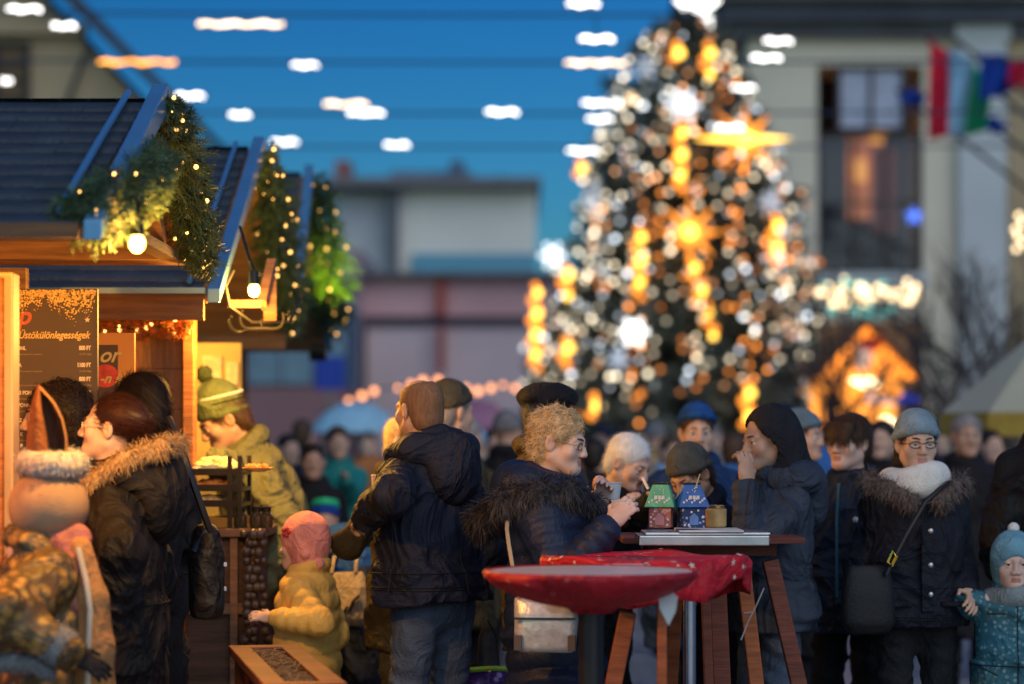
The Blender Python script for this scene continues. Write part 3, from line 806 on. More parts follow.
def corner_house():
    Y = 38.0; r = empty('corner_house', (0,Y,0), 0, 'ochre gabled house with dark overhanging roof above the stalls', 'building')
    x = lambda px: X(px,Y); z = lambda py: Z(py,Y)
    # facade towards the camera, its right roof edge falling to the right
    xr, zr = x(180), z(108); xl, zl = x(60), z(-16)
    sl = (zl-zr)/(xl-xr); ax = x(-140); az = zl+sl*(ax-xl)
    oc = mat('plaster ochre', (.42,.33,.20), .9, 0, .12, .8, .2, 10)
    b = MB(); b.prism([(ax*2-xr+.3,0),(xr-.25,0),(xr-.25,zr-.32),(ax,az-.45),(ax*2-xr+.3,zr-.32)], 'y', 0, 7); b.build('wall', oc, r)
    th = .34
    b = MB(); b.prism([(xr+.06,zr-.12),(xr+.06,zr+.05),(ax,az+.08),(ax,az-th)], 'y', -.7, 7.4); b.prism([(ax*2-xr-.06,zr-.12),(ax,az-th-.004),(ax-.002,az+.08),(ax*2-xr-.06,zr+.05)], 'y', -.7, 7.4); b.build('roof', mat('roof tile dark', (.05,.045,.045), .8), r)
    b = MB(); b.tube([(x(92),-.1,z(42)),(x(84),-.14,z(62)),(x(70),-.1,z(98)),(x(68),-.1,0)], .035); b.build('downpipe', dkfr, r, True)
    b = MB(); b.bb(xl-3, x(88), -.25, -.005, z(36), z(25)); b.build('cornice', oc, r)
    window(r, x(0), x(26), z(98), z(48), .0-.02, dkfr, mat('shutter brown', (.16,.10,.05), .8), 1, 3)
    b = MB(); b.bb(x(108), x(150), -1.1, 1.0, zr+.1, zr+.28) if False else None
corner_house()

# ---- Christmas tree
YT = 36.0; TX = X(684, YT); TT = Z(6, YT)
def cone_r(z):
    f = (TT-z)/(TT-Z(420,YT)); f = min(max(f,0),1.05)
    return 2.18*(f**.52)
def conifer():
    r = empty('christmas_tree', (TX,YT,0), 0, 'tall dark Christmas tree covered in lights in the middle of the square', 'tree')
    b = MB(); b.tube([(0,0,0),(.02,0,TT*.5),(0,0,TT-.2)], [.24,.15,.02], 10); b.build('trunk', mat('bark', (.06,.04,.03), .9), r)
    g = np.random.default_rng(5); P = []; 
    for i in range(520):
        z = Z(425,YT)+(TT-.1-Z(425,YT))*(g.random()**1.25); a = g.random()*2*PI; L = cone_r(z)*(.72+.34*g.random())*(1+.09*math.sin(3*a+z*1.7)+.05*math.sin(7*a-z*3))+.08
        n = int(10+26*L)
        for j in range(n):
            f = (.12+.9*(j+g.random())/n); rr = L*f; zz = z-.20*L*math.sin(f*2.4)+.08*L*f*f
            P.append((rr*math.cos(a), rr*math.sin(a), zz, a, .10+.20*(1-abs(f-.55))*min(1,L)))
    P = np.array(P); n = len(P)
    # each sprig: three crossing slim leaf quads
    vs = []; 
    for k in range(3):
        th = P[:,3]+g.normal(size=n)*.9; up = g.normal(size=n)*.35-.12
        d = np.stack([np.cos(th)*np.cos(up), np.sin(th)*np.cos(up), np.sin(up)],1); s = np.stack([-np.sin(th), np.cos(th), g.normal(size=n)*.5],1)
        L = (P[:,4]*(.6+.7*g.random(n)))[:,None]; w = .035
        p = P[:,:3]+g.normal(size=(n,3))*.05
        vs += [p-s*w, p+s*w, p+d*L+s*w*.3, p+d*L-s*w*.3]
    vs = np.stack(vs,1).reshape(-1,3); fs = np.arange(len(vs)).reshape(-1,4)
    mesh_np('crown', vs, fs, mat('fir needles', (.15,.19,.165), .7, var=.5, vscale=2.2), r, smooth=False)
conifer()
BULB_ME = {}
def bulb_mesh(key, m, r, n=8, k=6):
    if key not in BULB_ME:
        o = MB().ball((0,0,0), r, n, k).build('bulb', m, smooth=True); BULB_ME[key] = o.data; bpy.data.objects.remove(o)
    return BULB_ME[key]
def bulb(par, me, loc, sc=1):
    o = link(bpy.data.objects.new('bulb', me), par); o.location = loc
    if sc != 1: o.scale = (sc,)*3
    return o
TL = [glow('tree %s %d'%(n,i), c, s*k) for n,c,s in (('cream',(1,.84,.58),3.6),('white',(.80,.90,1),3.4),('amber',(1,.30,.04),4.2),('peach',(1,.45,.20),3.4)) for i,k in enumerate((1.15,.5,.22))]
def tree_strings():
    g = random.Random(3)
    wire = mat('wire', (.01,.02,.01), .6)
    ns = 78
    for s in range(ns):
        a = PI+(s+.5+g.uniform(-.3,.3))/ns*PI*1.16-.08*PI   # the side of the tree that faces the square
        warm = g.random() < .45
        z0 = TT-.25-abs(g.gauss(0,.9)); z1 = Z(430,YT)+g.uniform(-.1,.9)
        if g.random() < .35: z0 -= g.uniform(0,2.5)
        pts = []; z = z0; da = 0
        while z > z1:
            rr = cone_r(z)*(.86+.22*g.random())*(1+.09*math.sin(3*a+z*1.7)+.05*math.sin(7*a-z*3))+.03; da += g.uniform(-.03,.03)
            pts.append((rr*math.cos(a+da), rr*math.sin(a+da), z)); z -= g.choice((.16,.2,.24,.45,.8))*g.uniform(.8,1.2)
        o = empty('light_string', (TX,YT,0), 0, 'thin string of small lights hanging down the tall Christmas tree', 'light string', 'light strings on the Christmas tree')
        b = MB(); b.tube(pts, .006, 4); b.build('wire', wire, o)
        for p in pts:
            if g.random() < .14: continue
            k = (2 if g.random() < .65 else 3) if (warm and g.random() < .85) else (0 if g.random() < .62 else 1)
            k = k*3+g.choice((0,0,1,1,1,2,2,2)); bulb(o, bulb_mesh(('tree',k), TL[k], .036), p, g.choice((.8,.9,1,1.1)))
tree_strings()
GO = glow('ornament gold', (1,.30,.015), 2.0); GY = glow('ornament yellow', (1,.58,.07), 4.2); GW = glow('ornament white', (.88,.94,1), 1.6)
GWB = glow('ornament bright', (1,.97,.92), 3.4)
def on_tree(px, py):
    zt = Z(py, YT); rr = cone_r(zt)+.12; dx = max(-rr*.98, min(rr*.98, X(px,YT)-TX))
    return (X(px,YT), YT-math.sqrt(max(0, rr*rr-dx*dx))-.12, zt)
def star_pts(n, r0, r1): return [((r0 if i%2==0 else r1)*math.sin(PI*i/n), (r0 if i%2==0 else r1)*math.cos(PI*i/n)) for i in range(2*n)]
def comet(px, py, tail, label, star=True, wide=1.0, sz=.36, lean=0.0):
    p = on_tree(px, py)
    o = empty('comet_ornament' if star else 'light_garland', p, 0, label, 'ornament')
    if star:
        b = MB(); b.prism(star_pts(8, sz*1.12, sz*.34), 'y', -.05, .05); b.build('star', GO, o)
        b = MB(); b.ball((0,-.08,0), sz*.24, sc=(1,.4,1)); b.build('star_core', GY, o)
        if wide > 1: b = MB(); b.prism([(-sz*wide,0),(-sz*.9,.045),(sz*.6,.045),(sz*wide*.9,0),(sz*.6,-.035),(-sz*.9,-.035)], 'y', -.075, -.052); b.build('beam', GY, o)
    if tail:
        L = tail/F*YT; n = max(3, int(L/.10))
        for i in range(n):
            f = (i+.5)/n; z = -(sz*.8 if star else 0)-f*L
            bulb(o, bulb_mesh(('orn',i%3), GY if i%3 == 1 else GO, .065), (lean*f+.05*math.sin(i*2.2), -.02, z), .8+.4*math.sin(PI*f))
comet(737,150,0,'large orange star with a horizontal beam near the top right of the tree',True,1.7,.44)
comet(680,243,80,'orange comet star with the long tail in the middle of the tree',True,1,.42,.35)
comet(633,236,72,'amber light drop left of the comet star on the tree',False)
comet(673,135,68,'amber light drop below the white snowflake high on the tree',False)
comet(535,285,88,'tall amber light drop at the far left edge of the tree',False)
comet(565,268,34,'short upper amber light drop near the left edge of the tree',False)
comet(564,340,30,'short lower amber light drop near the left edge of the tree',False)
comet(766,222,52,'amber light drop at the right edge of the tree',False)
comet(733,385,44,'amber light drop lowest on the tree above the blue beanie',False)
comet(580,162,18,'small amber light cluster under white lamps at the tree\'s upper left',False)
comet(590,395,26,'amber light drop beside the black beret',False)
comet(672,52,22,'small amber light drop on the left below the treetop star',False)
comet(703,52,36,'small amber light drop on the right below the treetop star',False)
def snowball(px, py, r, label, m=GW):
    p = on_tree(px, py); o = empty('snowflake_ornament', p, 0, label, 'ornament')
    b = MB()
    for i in range(3): a = PI*i/3; b.beam((-r*math.cos(a),0,-r*math.sin(a)), (r*math.cos(a),0,r*math.sin(a)), .06+.02*i*.1, r*.34, (0,1,0))
    b.build('arms', m, o)
    b = MB(); b.ball((0,-.04,0), r*.62); b.build('globe', m, o, True)
snowball(627,338,.20,'round white light globe at the left middle of the tree', GWB)
snowball(552,258,.20,'white snowflake light at the left edge of the tree')
snowball(677,118,.24,'white snowflake light high in the middle of the tree')
snowball(592,200,.14,'dim white snowflake on the upper left of the tree', mat('snow dim', (.7,.75,.85), .4, emit=(.8,.9,1), estr=.25))
snowball(612,365,.16,'faint white snowflake below the round globe on the tree', mat('snow dim', (.7,.75,.85), .4))
snowball(760,212,.16,'faint white snowflake near the right edge of the tree', mat('snow dim', (.7,.75,.85), .4))
snowball(642,75,.16,'faint white snowflake left of the treetop', mat('snow dim', (.7,.75,.85), .4))
o = empty('treetop_star', (X(697,YT),YT-.1,Z(8,YT)), 0, 'big white star lamp on the top of the tree', 'star lamp')
b = MB(); b.prism(star_pts(5,.36,.18),'y',-.06,.06); b.build('star', GWB, o)
b = MB(); b.tube([(0,0,-.5),(0,0,-.1)], .03); b.build('post', dkfr, o)

# ---- lamps strung over the square
LW = glow('street white', (1,.96,.92), 5.5); LO = glow('street amber', (1,.40,.05), 4.2); LP = glow('street peach', (1,.72,.45), 4.8)
CABLES = [(13,26.0,4),(61,28.0,3),(112,30.0,3),(146,33.0,2)]
def cable_y(px, c): f = (px-512)/600; return c[0]+c[2]*(.5-f*f)
for i, c in enumerate(CABLES):
    b = MB(); b.tube([at(px, cable_y(px,c), c[1]) for px in range(-700,1350,50)], .015, 6)
    o = b.build('overhead_cable', mat('cable', (.02,.05,.10), .7)); tag(o, ['topmost dark cable stretched over the square','second dark cable from the top stretched over the square','third dark cable from the top stretched over the square','lowest dark cable stretched over the square'][i], 'cable')
LAMPS = [(24,9,46,'w',0,'white lamp on the topmost cable at the far left'),(64,26,36,'w',0,'short white lamp just under the topmost cable at the left roof'),(6,81,22,'w',1,'white lamp in front of the ochre wall at the left edge'),
 (137,62,90,'o',1,'long amber lamp above the dark slate roof'),(190,96,40,'w',2,'white lamp beside the ridge of the nearest stall'),(241,24,98,'p',0,'long peach lamp left on the topmost cable'),
 (240,115,32,'w',2,'small white lamp above the second stall roof'),(285,142,38,'w',3,'white lamp touching the second stall ridge'),(305,65,38,'w',1,'lone white lamp on the second cable left of centre'),
 (346,104,56,'p',2,'peach lamp overlapping a white one on the third cable'),(366,113,48,'w',2,'white lamp overlapping a peach one on the third cable'),(397,145,36,'w',3,'white lamp on the lowest cable above the office block'),
 (502,112,44,'w',2,'white lamp on the third cable left of the tree'),(583,4,44,'w',0,'white lamp on the topmost cable left of the treetop star'),(597,39,46,'w',0,'white lamp hung high left of the treetop'),
 (595,63,72,'p',1,'long creamy lamp on the second cable left of the treetop'),(595,103,38,'w',2,'upper of two white lamps stacked at the left side of the tree'),(600,119,38,'w',2,'lower of two white lamps stacked at the left side of the tree'),
 (583,151,44,'w',3,'white lamp over the amber cluster on the left of the tree'),(778,41,40,'w',1,'upper white lamp right of the treetop'),(766,58,42,'w',1,'lower white lamp right of the treetop'),
 (744,88,36,'w',2,'white lamp above the big orange star'),(730,128,40,'w',2,'white lamp just over the big orange star')]
for px, py, w, c, ci, lab in LAMPS:
    Y = CABLES[ci][1]-.6; p = at(px, py, Y); L = max(8, w-13)/F*Y
    o = empty('hanging_lamp', p, 0, lab, 'lamp', 'lamps strung over the square')
    b = MB(); k = 9 if w > 60 else 5
    b.tube([(-L/2+L*i/k, 0, .015*math.sin(i*2.1)) for i in range(k+1)], [.017+.005*math.sin(i*1.7+px) for i in range(k+1)], 8); b.build('tube', {'w':LW,'o':LO,'p':LP}[c], o, True)
    zc = Z(cable_y(px,CABLES[ci]), CABLES[ci][1])-p.z
    b = MB(); b.bb(-L/2-.03, L/2+.03, .06, .09, -.02, .02); b.build('rail', dkfr, o)
    b = MB(); b.tube([(0,.075,0),(0,.6,zc)], .008, 5); b.build('hanger', dkfr, o)
# amber bulbs strung low across the crowd
pts = [(338,408),(349,401),(362,396),(374,391),(398,388),(411,384),(423,381),(438,380),(449,386),(466,388),(478,391),(491,388),(503,385),(515,388),(527,396),(541,392),(556,388)]
Yb = 27.0
o = empty('bulb_string', (0,0,0), 0, 'sagging string of amber bulbs above the blue canopy and crowd', 'light string')
b = MB(); b.tube([at(px-14,py+4,Yb) for px,py in pts[:1]]+[at(px,py-1.5,Yb) for px,py in pts]+[at(600,384,Yb)], .008, 5); b.build('wire', dkfr, o)
b = MB(); b.tube([at(324,412,Yb), at(324,440,Yb), V3((X(324,Yb),Yb,0))], .03, 6); b.build('pole', dkfr, o)
b = MB(); b.tube([at(600,384,Yb), at(600,440,Yb), V3((X(600,Yb),Yb,0))], .03, 6); b.build('pole', dkfr, o)
for i, (px, py) in enumerate(pts): bulb(o, bulb_mesh('amber', glow('amber bulb', (1,.36,.13), 3.4), .037), at(px,py,Yb), (.7,.9,1.1,1)[i%4])

# ---- bare trees
def bare_tree(px, Y, hpx, label, seed, spread=1.0):
    g = random.Random(seed); x = X(px,Y); H = Z(hpx,Y)
    r = empty('bare_tree', (x,Y,0), 0, label, 'tree'); tr = MB(); br = MB(); bm = mat('bark grey', (.07,.055,.05), .9)
    def grow(p, d, L, rad, lv, B):
        q = p+d*L; mid = (p+q)/2+V3([g.gauss(0,L*.05) for _ in range(3)])
        B.tube([p,mid,q], [rad,rad*.8,rad*.62], 6 if lv < 2 else 4, False)
        if lv >= 5: return
        for k in range(3 if lv else 5):
            nd = nrm(d+V3((g.gauss(0,.5*spread),g.gauss(0,.5*spread),g.gauss(.12,.3)))); grow(q if k < 2 else mid, nd, L*g.uniform(.6,.84), rad*.58, lv+1, br)
    grow(V3((0,0,0)), V3((0,0,1)), H*.36, .09, 0, tr)
    tr.build('trunk', bm, r, True); br.build('branches', bm, r)
bare_tree(962, 24, 252, 'leafless grey tree beside the cream parasol', 4, 1.1)
bare_tree(1012, 29, 262, 'leafless tree behind the cream parasol at the right edge', 8)
bare_tree(838, 27, 300, 'leafless tree standing left of the orange lit stall', 6, .8)
# ---------------------------------------------------------------- market stalls on the left
shing = mat('shingle slate', (.026,.040,.062), .5, 0, .3, 7, .35, 50)
wo = wood('warm pine', (.36,.19,.07)); wb = wood('brown board', (.13,.065,.035), stretch=(26,2,2)); wd = wood('dark brown', (.075,.04,.025))
wr = wood('red brown', (.14,.036,.022)); flash = mat('flashing reflected sky blue', (.13,.33,.56), .28, .35, .08, 4, spec=.8)  # flashing base colour holds the blue of the reflected sky
blk = mat('black plastic', (.012,.012,.013), .45)
GX = -1.13
def shingles(par, ye, ze, yr, zr, x0, x1, n, seed, m=shing):
    g = random.Random(seed); vs = []; fs = []
    d = nrm(V3((0, yr-ye, zr-ze))); L = math.hypot(yr-ye, zr-ze); up = V3((0, -d[2], d[1]))
    if up[2] < 0: up = -up
    for i in range(n):
        s0, s1 = L*i/n-.012, L*(i+1)/n+.03; k = int((x1-x0)/.09); off = g.random()*.09
        edge = 0
        for j in range(k):
            xa, xb = x0+(x1-x0)*j/k, x0+(x1-x0)*(j+1)/k-.0006
            edge = edge*.85+g.gauss(0,.0025); t0 = .017
            a = V3((0,ye,ze))
            for (xx, ss, tt) in ((xa,s0+edge,t0),(xb,s0+edge+g.gauss(0,.0015),t0),(xb,s1,.003),(xa,s1,.003)):
                vs.append(V3((xx,0,0))+a+d*ss+up*tt)
            for xx in (xa,xb): vs.append(V3((xx,0,0))+a+d*(s0+edge)+up*.002)
            o = (len(vs)-6); fs += [(o,o+1,o+2,o+3),(o+4,o+5,o+1,o)]
    mesh_np('shingles', vs, np.array(fs), m, par, smooth=False)
def make_stall(label, yf, zf, yr, zr, yb, zb, seed, xl=-4.3, n=11, pipe=True, fh=.10):
    r = empty('market_stall', (GX,yf,0), 0, label, 'market stall')
    def sub(b): b.v = [(v[0]-GX, v[1]-yf, v[2]) for v in b.v]; return b
    th = .035
    b = MB(); b.prism([(yf,zf),(yr,zr),(yb,zb),(yb,zb-th),(yr,zr-th-.01),(yf,zf-th)], 'x', xl, GX-.03); roof = sub(b).build('roof', wo, r)
    shingles(roof, 0, zf+.001, yr-yf, zr+.001, xl-GX, -.05, n, seed)
    shingles(roof, yb-yf, zb+.001, yr-yf, zr+.001, xl-GX, -.05, n, seed+1)
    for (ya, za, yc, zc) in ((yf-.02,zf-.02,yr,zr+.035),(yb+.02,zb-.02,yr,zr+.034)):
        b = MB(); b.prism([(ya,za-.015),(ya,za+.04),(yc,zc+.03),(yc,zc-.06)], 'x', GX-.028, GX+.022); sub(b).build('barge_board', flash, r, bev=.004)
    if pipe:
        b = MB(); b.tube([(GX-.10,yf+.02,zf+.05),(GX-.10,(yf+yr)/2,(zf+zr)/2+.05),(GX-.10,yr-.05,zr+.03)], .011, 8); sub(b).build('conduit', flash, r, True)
    b = MB(); b.bb(xl, GX-.04, yf-.026, yf-.001, zf-fh, zf+.012); sub(b).build('fascia', wood('fascia board', (.16,.075,.03), stretch=(2,2,20)), r)
    if fh < .05: return r, sub
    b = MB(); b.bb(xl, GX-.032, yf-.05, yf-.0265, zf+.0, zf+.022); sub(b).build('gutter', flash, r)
    return r, sub
s1, sub = make_stall('nearest market stall with dark slate roof and open lamp lit front', 6.55, 2.055, 7.8, 2.565, 9.0, 2.165, 1, fh=.03)
b = MB(); b.bb(-4.3, GX-.06, 8.76, 8.81, 2.135, 2.21); sub(b).build('header_beam', wo, s1)
b = MB(); b.beam((GX-.09,7.85,2.51),(GX-.09,8.35,2.16),.05,.05); b.bb(GX-.12,GX-.06,6.75,8.75,2.12,2.155); sub(b).build('gable_brace', wo, s1)
b = MB(); b.bb(X(-14,7.4), X(13,7.4), 7.4, 7.5, 0, Z(272,7.4)); sub(b).build('corner_post', mat('painted post', (.62,.42,.25), .5, 0, .1, 6), s1, bev=.006)
b = MB(); b.bb(X(-30,7.4), X(4.5,7.4), 7.365, 7.398, 0, Z(278,7.4)); sub(b).build('post_panel', wood('post panel', (.33,.12,.04)), s1)
b = MB(); b.bb(-4.3, -1.75, 8.7, 8.76, 0, 2.1); sub(b).build('back_wall', wo, s1)
s2, sub = make_stall('middle market stall with plank side wall and food counter', 9.2, 2.035, 10.83, 2.775, 12.3, 2.05, 5, n=14)
xp = lambda px: X(px,9.4)
b = MB(); b.bb(xp(184), xp(195), 9.36, 9.46, 0, 1.985); sub(b).build('corner_post', wood('orange post', (.40,.16,.05)), s2, bev=.004)
b = MB()
for i in range(12): b.bb(xp(135), xp(184)-.002, 9.395, 9.43+.004*(i%2), .02+.158*i, .02+.158*(i+1)-.002)
sub(b).build('side_wall', wb, s2)
b = MB(); b.bb(xp(135), xp(184)-.002, 9.436, 9.445, .02, 1.92); sub(b).build('light_leak_backing', wd, s2)  # backing added to stop lamp light leaking between the planks
b = MB(); b.bb(xp(100), xp(135.5), 9.38, 9.44, 0, Z(331,9.4)); sub(b).build('door_leaf', wood('orange leaf', (.42,.17,.05)), s2)
b = MB(); b.bb(-4.3, X(241,10.9), 10.9, 10.95, 0, Z(343,10.9)); sub(b).build('back_wall', mat('yellow board', (.66,.42,.10), .6, 0, .12, 3), s2)
b = MB(); b.bb(X(203,10.9), X(222,10.9), 10.885, 10.899, Z(400,10.9), Z(356,10.9)); b.bb(X(226,10.9), X(238,10.9), 10.885, 10.899, Z(385,10.9), Z(362,10.9)); sub(b).build('price_card', mat('card cream', (.8,.62,.25), .7, 0, .25, 25), s2)
s3, sub = make_stall('farthest market stall whose garland glows green', 12.5, 2.05, 13.5, 2.955, 15.0, 2.06, 9, n=12, pipe=False)
b = MB(); b.bb(-4.3, -1.6, 14.6, 14.66, 0, 2.05); sub(b).build('back_wall', wb, s3)
# lamps of the stalls (real bulbs, each with its light)
def bulb_lamp(p, label, W, col, r=.024, size=.03, arm=None):
    o = empty('bulb_lamp', tuple(p), 0, label, 'lamp')
    b = MB(); b.ball((0,0,0), r, 12, 9, (1,1,1.15)); b.build('bulb', glow('bulb warm', (1,.62,.14), 9.0), o, True)
    b = MB(); b.tube([(0,0,r*.9),(0,0,r*1.0+.05)], [.022,.018], 10); b.build('socket', blk, o, True)
    if arm is not None: b = MB(); b.tube([(0,0,r+.05)]+arm, .006, 6); b.build('cord', blk, o, True)
    l = bpy.data.lights.new('lamp_light', 'POINT'); l.energy = W; l.color = col; l.shadow_soft_size = size
    lo = link(bpy.data.objects.new('lamp_light', l), o); lo.location = (.0, -.0, -r-.075)
    return o
WARM = (1,.46,.07)
bulb_lamp(at(137,243,6.78), 'bare glowing bulb under the nearest stall gable', 60, WARM, arm=[(0,.03,.12),(0,.12,.2)])
bulb_lamp(at(254,290,9.3), 'bare glowing bulb at the corner of the middle stall', 75, WARM, arm=[(-.02,.02,.12),(-.06,.05,.25)])
bulb_lamp((-1.95,6.72,1.93), 'bulb inside the nearest stall beyond the left edge', 40, (1,.31,.025), arm=[(0,0,.25)])
bulb_lamp((-1.62,10.35,2.05), 'bulb hanging inside the middle stall above the vendor', 26, (1,.62,.14), arm=[(0,0,.35)])
# black cable loops under the corner lamp
b = MB()
for k, (cx, cy, rr) in enumerate(((262,318,20),(246,322,15),(276,312,12))):
    b.tube([at(cx+rr*math.cos(a)*1.1, cy+rr*.62*math.sin(a)+2*math.sin(3*a+k), 9.55+.06*k+.05*math.sin(a)) for a in np.linspace(-.3, PI+.5, 16)], .006, 6)
b.tube([at(234,270,9.5), at(226,286,9.5), at(230,306,9.52), at(252,322,9.55), at(290,322,9.7), at(300,300,10)], .006, 6)
tag(b.build('cable', blk, None, True), 'looped black cables hanging under the middle stall corner', 'cable')
b = MB(); b.beam(at(228,304,9.55), at(262,304,9.55), .03, .03); b.beam(at(262,304,9.55), at(272,262,9.75), .035, .035); b.beam(at(270,316,9.6), at(270,280,9.75), .05, .05)
tag(b.build('wall_bracket', wood('bracket wood', (.17,.09,.05))), 'wooden lamp bracket at the corner of the middle stall', 'bracket')
# fir garlands with fairy lights
def garland(path, rad, nspr, label, m, seed, lights, glabel, lg=None, droop=.5):
    g = np.random.default_rng(seed); path = [V3(p) for p in path]
    base = path[0]; pts = np.array(path)-base; seg = np.linalg.norm(np.diff(pts,axis=0),axis=1); cum = np.concatenate([[0],np.cumsum(seg)])
    def pos(u): return np.stack([np.interp(u*cum[-1], cum, pts[:,i]) for i in range(3)],1)
    o = empty('fir_garland', tuple(base), 0, label, 'garland')
    u = g.random(nspr); c = pos(u); off = g.normal(size=(nspr,3)); off /= np.linalg.norm(off,axis=1)[:,None]
    rr = np.interp(u*cum[-1], cum, rad); r = rr*(g.random(nspr)**.55)
    p = c+off*r[:,None]
    d = off*.8+g.normal(size=(nspr,3))*.5; d[:,2] -= droop; d /= np.linalg.norm(d,axis=1)[:,None]
    L = rr*.62*(.5+.7*g.random(nspr)); V = []; 
    K = 15
    a = np.cross(d, g.normal(size=(nspr,3))); a /= np.linalg.norm(a,axis=1)[:,None]; b2 = np.cross(d,a)
    for k in range(K):
        f = (k+.5)/K; ang = k*2.4; q = p+d*(L*f)[:,None]; out = a*math.cos(ang)+b2*math.sin(ang)
        nl = .030*(1.15-.6*f)*(.8+.4*g.random(nspr))[:,None]; nd = out*.85+d*.65; sd = np.cross(nd,d); sd /= np.linalg.norm(sd,axis=1)[:,None]+1e-9
        w = .0022
        V += [q-sd*w, q+sd*w, q+nd*nl+sd*w*.3, q+nd*nl-sd*w*.3]
    V += [p-a*.0025, p+a*.0025, p+d*L[:,None]+a*.001, p+d*L[:,None]-a*.001]
    vs = np.stack(V,1).reshape(-1,3); fs = np.arange(len(vs)).reshape(-1,4)
    mesh_np('needles', vs, fs, m, o, smooth=False)
    b = MB(); b.tube(pts, .012, 6); b.build('stem', mat('bark', (.06,.04,.03), .9), o)
    ls = empty('light_string', tuple(base), 0, glabel, 'light string')
    lg = lg or glow('fairy warm', (1,.50,.12), 5.0); n = lights
    uu = (np.arange(n)+.5)/n+g.normal(size=n)*.012; cc = pos(np.clip(uu,0,1)); oo = g.normal(size=(n,3)); oo[:,1] -= 1.0; oo[:,0] += .35; oo /= np.linalg.norm(oo,axis=1)[:,None]
    pp = cc+oo*(np.interp(np.clip(uu,0,1)*cum[-1], cum, rad)*1.0)[:,None]
    b = MB(); b.tube(list(pp), .0022, 4); b.build('wire', mat('wire', (.01,.02,.01), .6), ls)
    for i in range(n): bulb(ls, bulb_mesh(('fairy',id(lg)), lg, .0056), tuple(pp[i]), float(g.choice([.6,.8,1,1.25,1.5])))
fir = mat('fir garland', (.075,.13,.06), .6, var=.6, vscale=14)
fir2 = mat('fir garland lit', (.06,.11,.035), .6, var=.5, vscale=14)
A = lambda px, py, Y: V3(at(px,py,Y))
garland([A(64,204,6.6),A(84,214,6.62),A(108,208,6.75),A(134,192,7.0),A(156,160,7.5)], [.04,.075,.085,.08,.06], 1350, 'fir swag draped along the front eave of the nearest stall', fir, 21, 13, 'warm fairy lights on the front swag of the nearest stall')
garland([A(167,103,7.75),A(176,132,7.95),A(184,178,8.25),A(194,228,8.6),A(204,268,8.85)], [.035,.07,.085,.08,.05], 1000, 'thick fir garland hanging down the gable of the nearest stall', fir, 22, 30, 'warm fairy lights on the gable garland of the nearest stall')
garland([A(268,152,10.85),A(272,195,11.0),A(277,240,11.3),A(284,285,11.7),A(290,322,12.2)], [.045,.09,.115,.12,.07], 1150, 'fir garland hanging down the gable of the middle stall', fir, 23, 46, 'warm fairy lights on the garland of the middle stall')
garland([A(318,182,13.55),A(324,230,13.8),A(328,280,14.2),A(331,322,14.9)], [.06,.12,.15,.11], 1100, 'fir garland lit green on the gable of the farthest stall', fir2, 24, 34, 'warm fairy lights on the green garland of the farthest stall')
garland([A(98,326,9.3),A(130,328,9.3),A(165,326,9.3),A(186,328,9.3)], [.03,.035,.035,.03], 260, 'thin tinsel garland inside under the eave of the middle stall', mat('tinsel', (.25,.35,.06), .4, 0, .6, 60, col2=(.5,.12,.04)), 25, 9, 'warm fairy lights on the thin tinsel garland')
# green-yellow floodlight that colours the last garland
o = empty('spot_lamp', at(318,352,14.3), 0, 'small green floodlight under the farthest garland', 'lamp')
b = MB(); b.box((0,0,0), (.10,.08,.07), rx(R(-40))); b.build('housing', blk, o); 
l = bpy.data.lights.new('flood', 'SPOT'); l.energy = 60; l.color = (.85,1,.04); l.spot_size = R(75); l.shadow_soft_size = .04
lo = link(bpy.data.objects.new('flood', l), o); lo.location = (.25,-.35,.1); lo.rotation_euler = (R(168),R(-14),0)
# ---------------------------------------------------------------- signs
def text(body, par, loc, size, m, shear=0.0, align='LEFT', name='lettering', ext=.0006, yaw=0, bold=0.0, sx=1.0):
    cu = bpy.data.curves.new(name, 'FONT'); cu.body = body; cu.size = size; cu.shear = shear; cu.align_x = align; cu.extrude = ext; cu.offset = bold
    o = link(bpy.data.objects.new(name, cu), par); o.location = loc; o.rotation_euler = (R(90),0,yaw); o.scale = (sx,1,1); cu.materials.append(m)
    bpy.context.view_layer.update()
    me = bpy.data.meshes.new_from_object(o.evaluated_get(bpy.context.evaluated_depsgraph_get())); n = bpy.data.objects.new(name, me)
    link(n, par); n.location = loc; n.rotation_euler = (R(90),0,yaw); n.scale = (sx,1,1); bpy.data.objects.remove(o); bpy.data.curves.remove(cu)
    return n
YM = 8.05
mx0, mx1, mz1 = X(2,YM), X(98,YM), Z(289,YM)
o = empty('menu_board', ((mx0+mx1)/2,YM,0), 0, 'tall dark menu board with gold speckled top and white prices', 'menu board')
ox = (mx0+mx1)/2
mp = lambda px, py: (X(px,YM)-ox, -.0125, Z(py,YM))
b = MB(); b.bb(mx0-ox, mx1-ox, -.012, .012, .55, mz1); b.build('panel', mat('menu panel', (.075,.05,.032), .55, 0, .15, 3), o)
b = MB(); b.bb(mx0-ox+.05, mx0-ox+.09, .014, .05, 0, mz1-.1); b.bb(mx1-ox-.09, mx1-ox-.05, .014, .05, 0, mz1-.1); b.build('leg', wb, o)
g = random.Random(4); b = MB()
for i in range(900):
    px = g.uniform(5,97); d = min(1,abs(g.gauss(0,.42))); py = 290.5+d*(24+10*math.sin(px*.11)+6*math.sin(px*.37)); x, y, z = mp(px, py); r = g.uniform(.0012,.0048)*(1.2-d*.7); a = g.random()*6
    if z > mz1-.006 or px > 96: continue
    b.add([(x+r*math.cos(a+k*PI/3), y-.0005-.0001*(i%9), z+r*math.sin(a+k*PI/3)) for k in range(6)], [tuple(range(6))])
b.build('gold_speckle', mat('gold print', (.72,.45,.12), .4, 0, .4, 80), o)
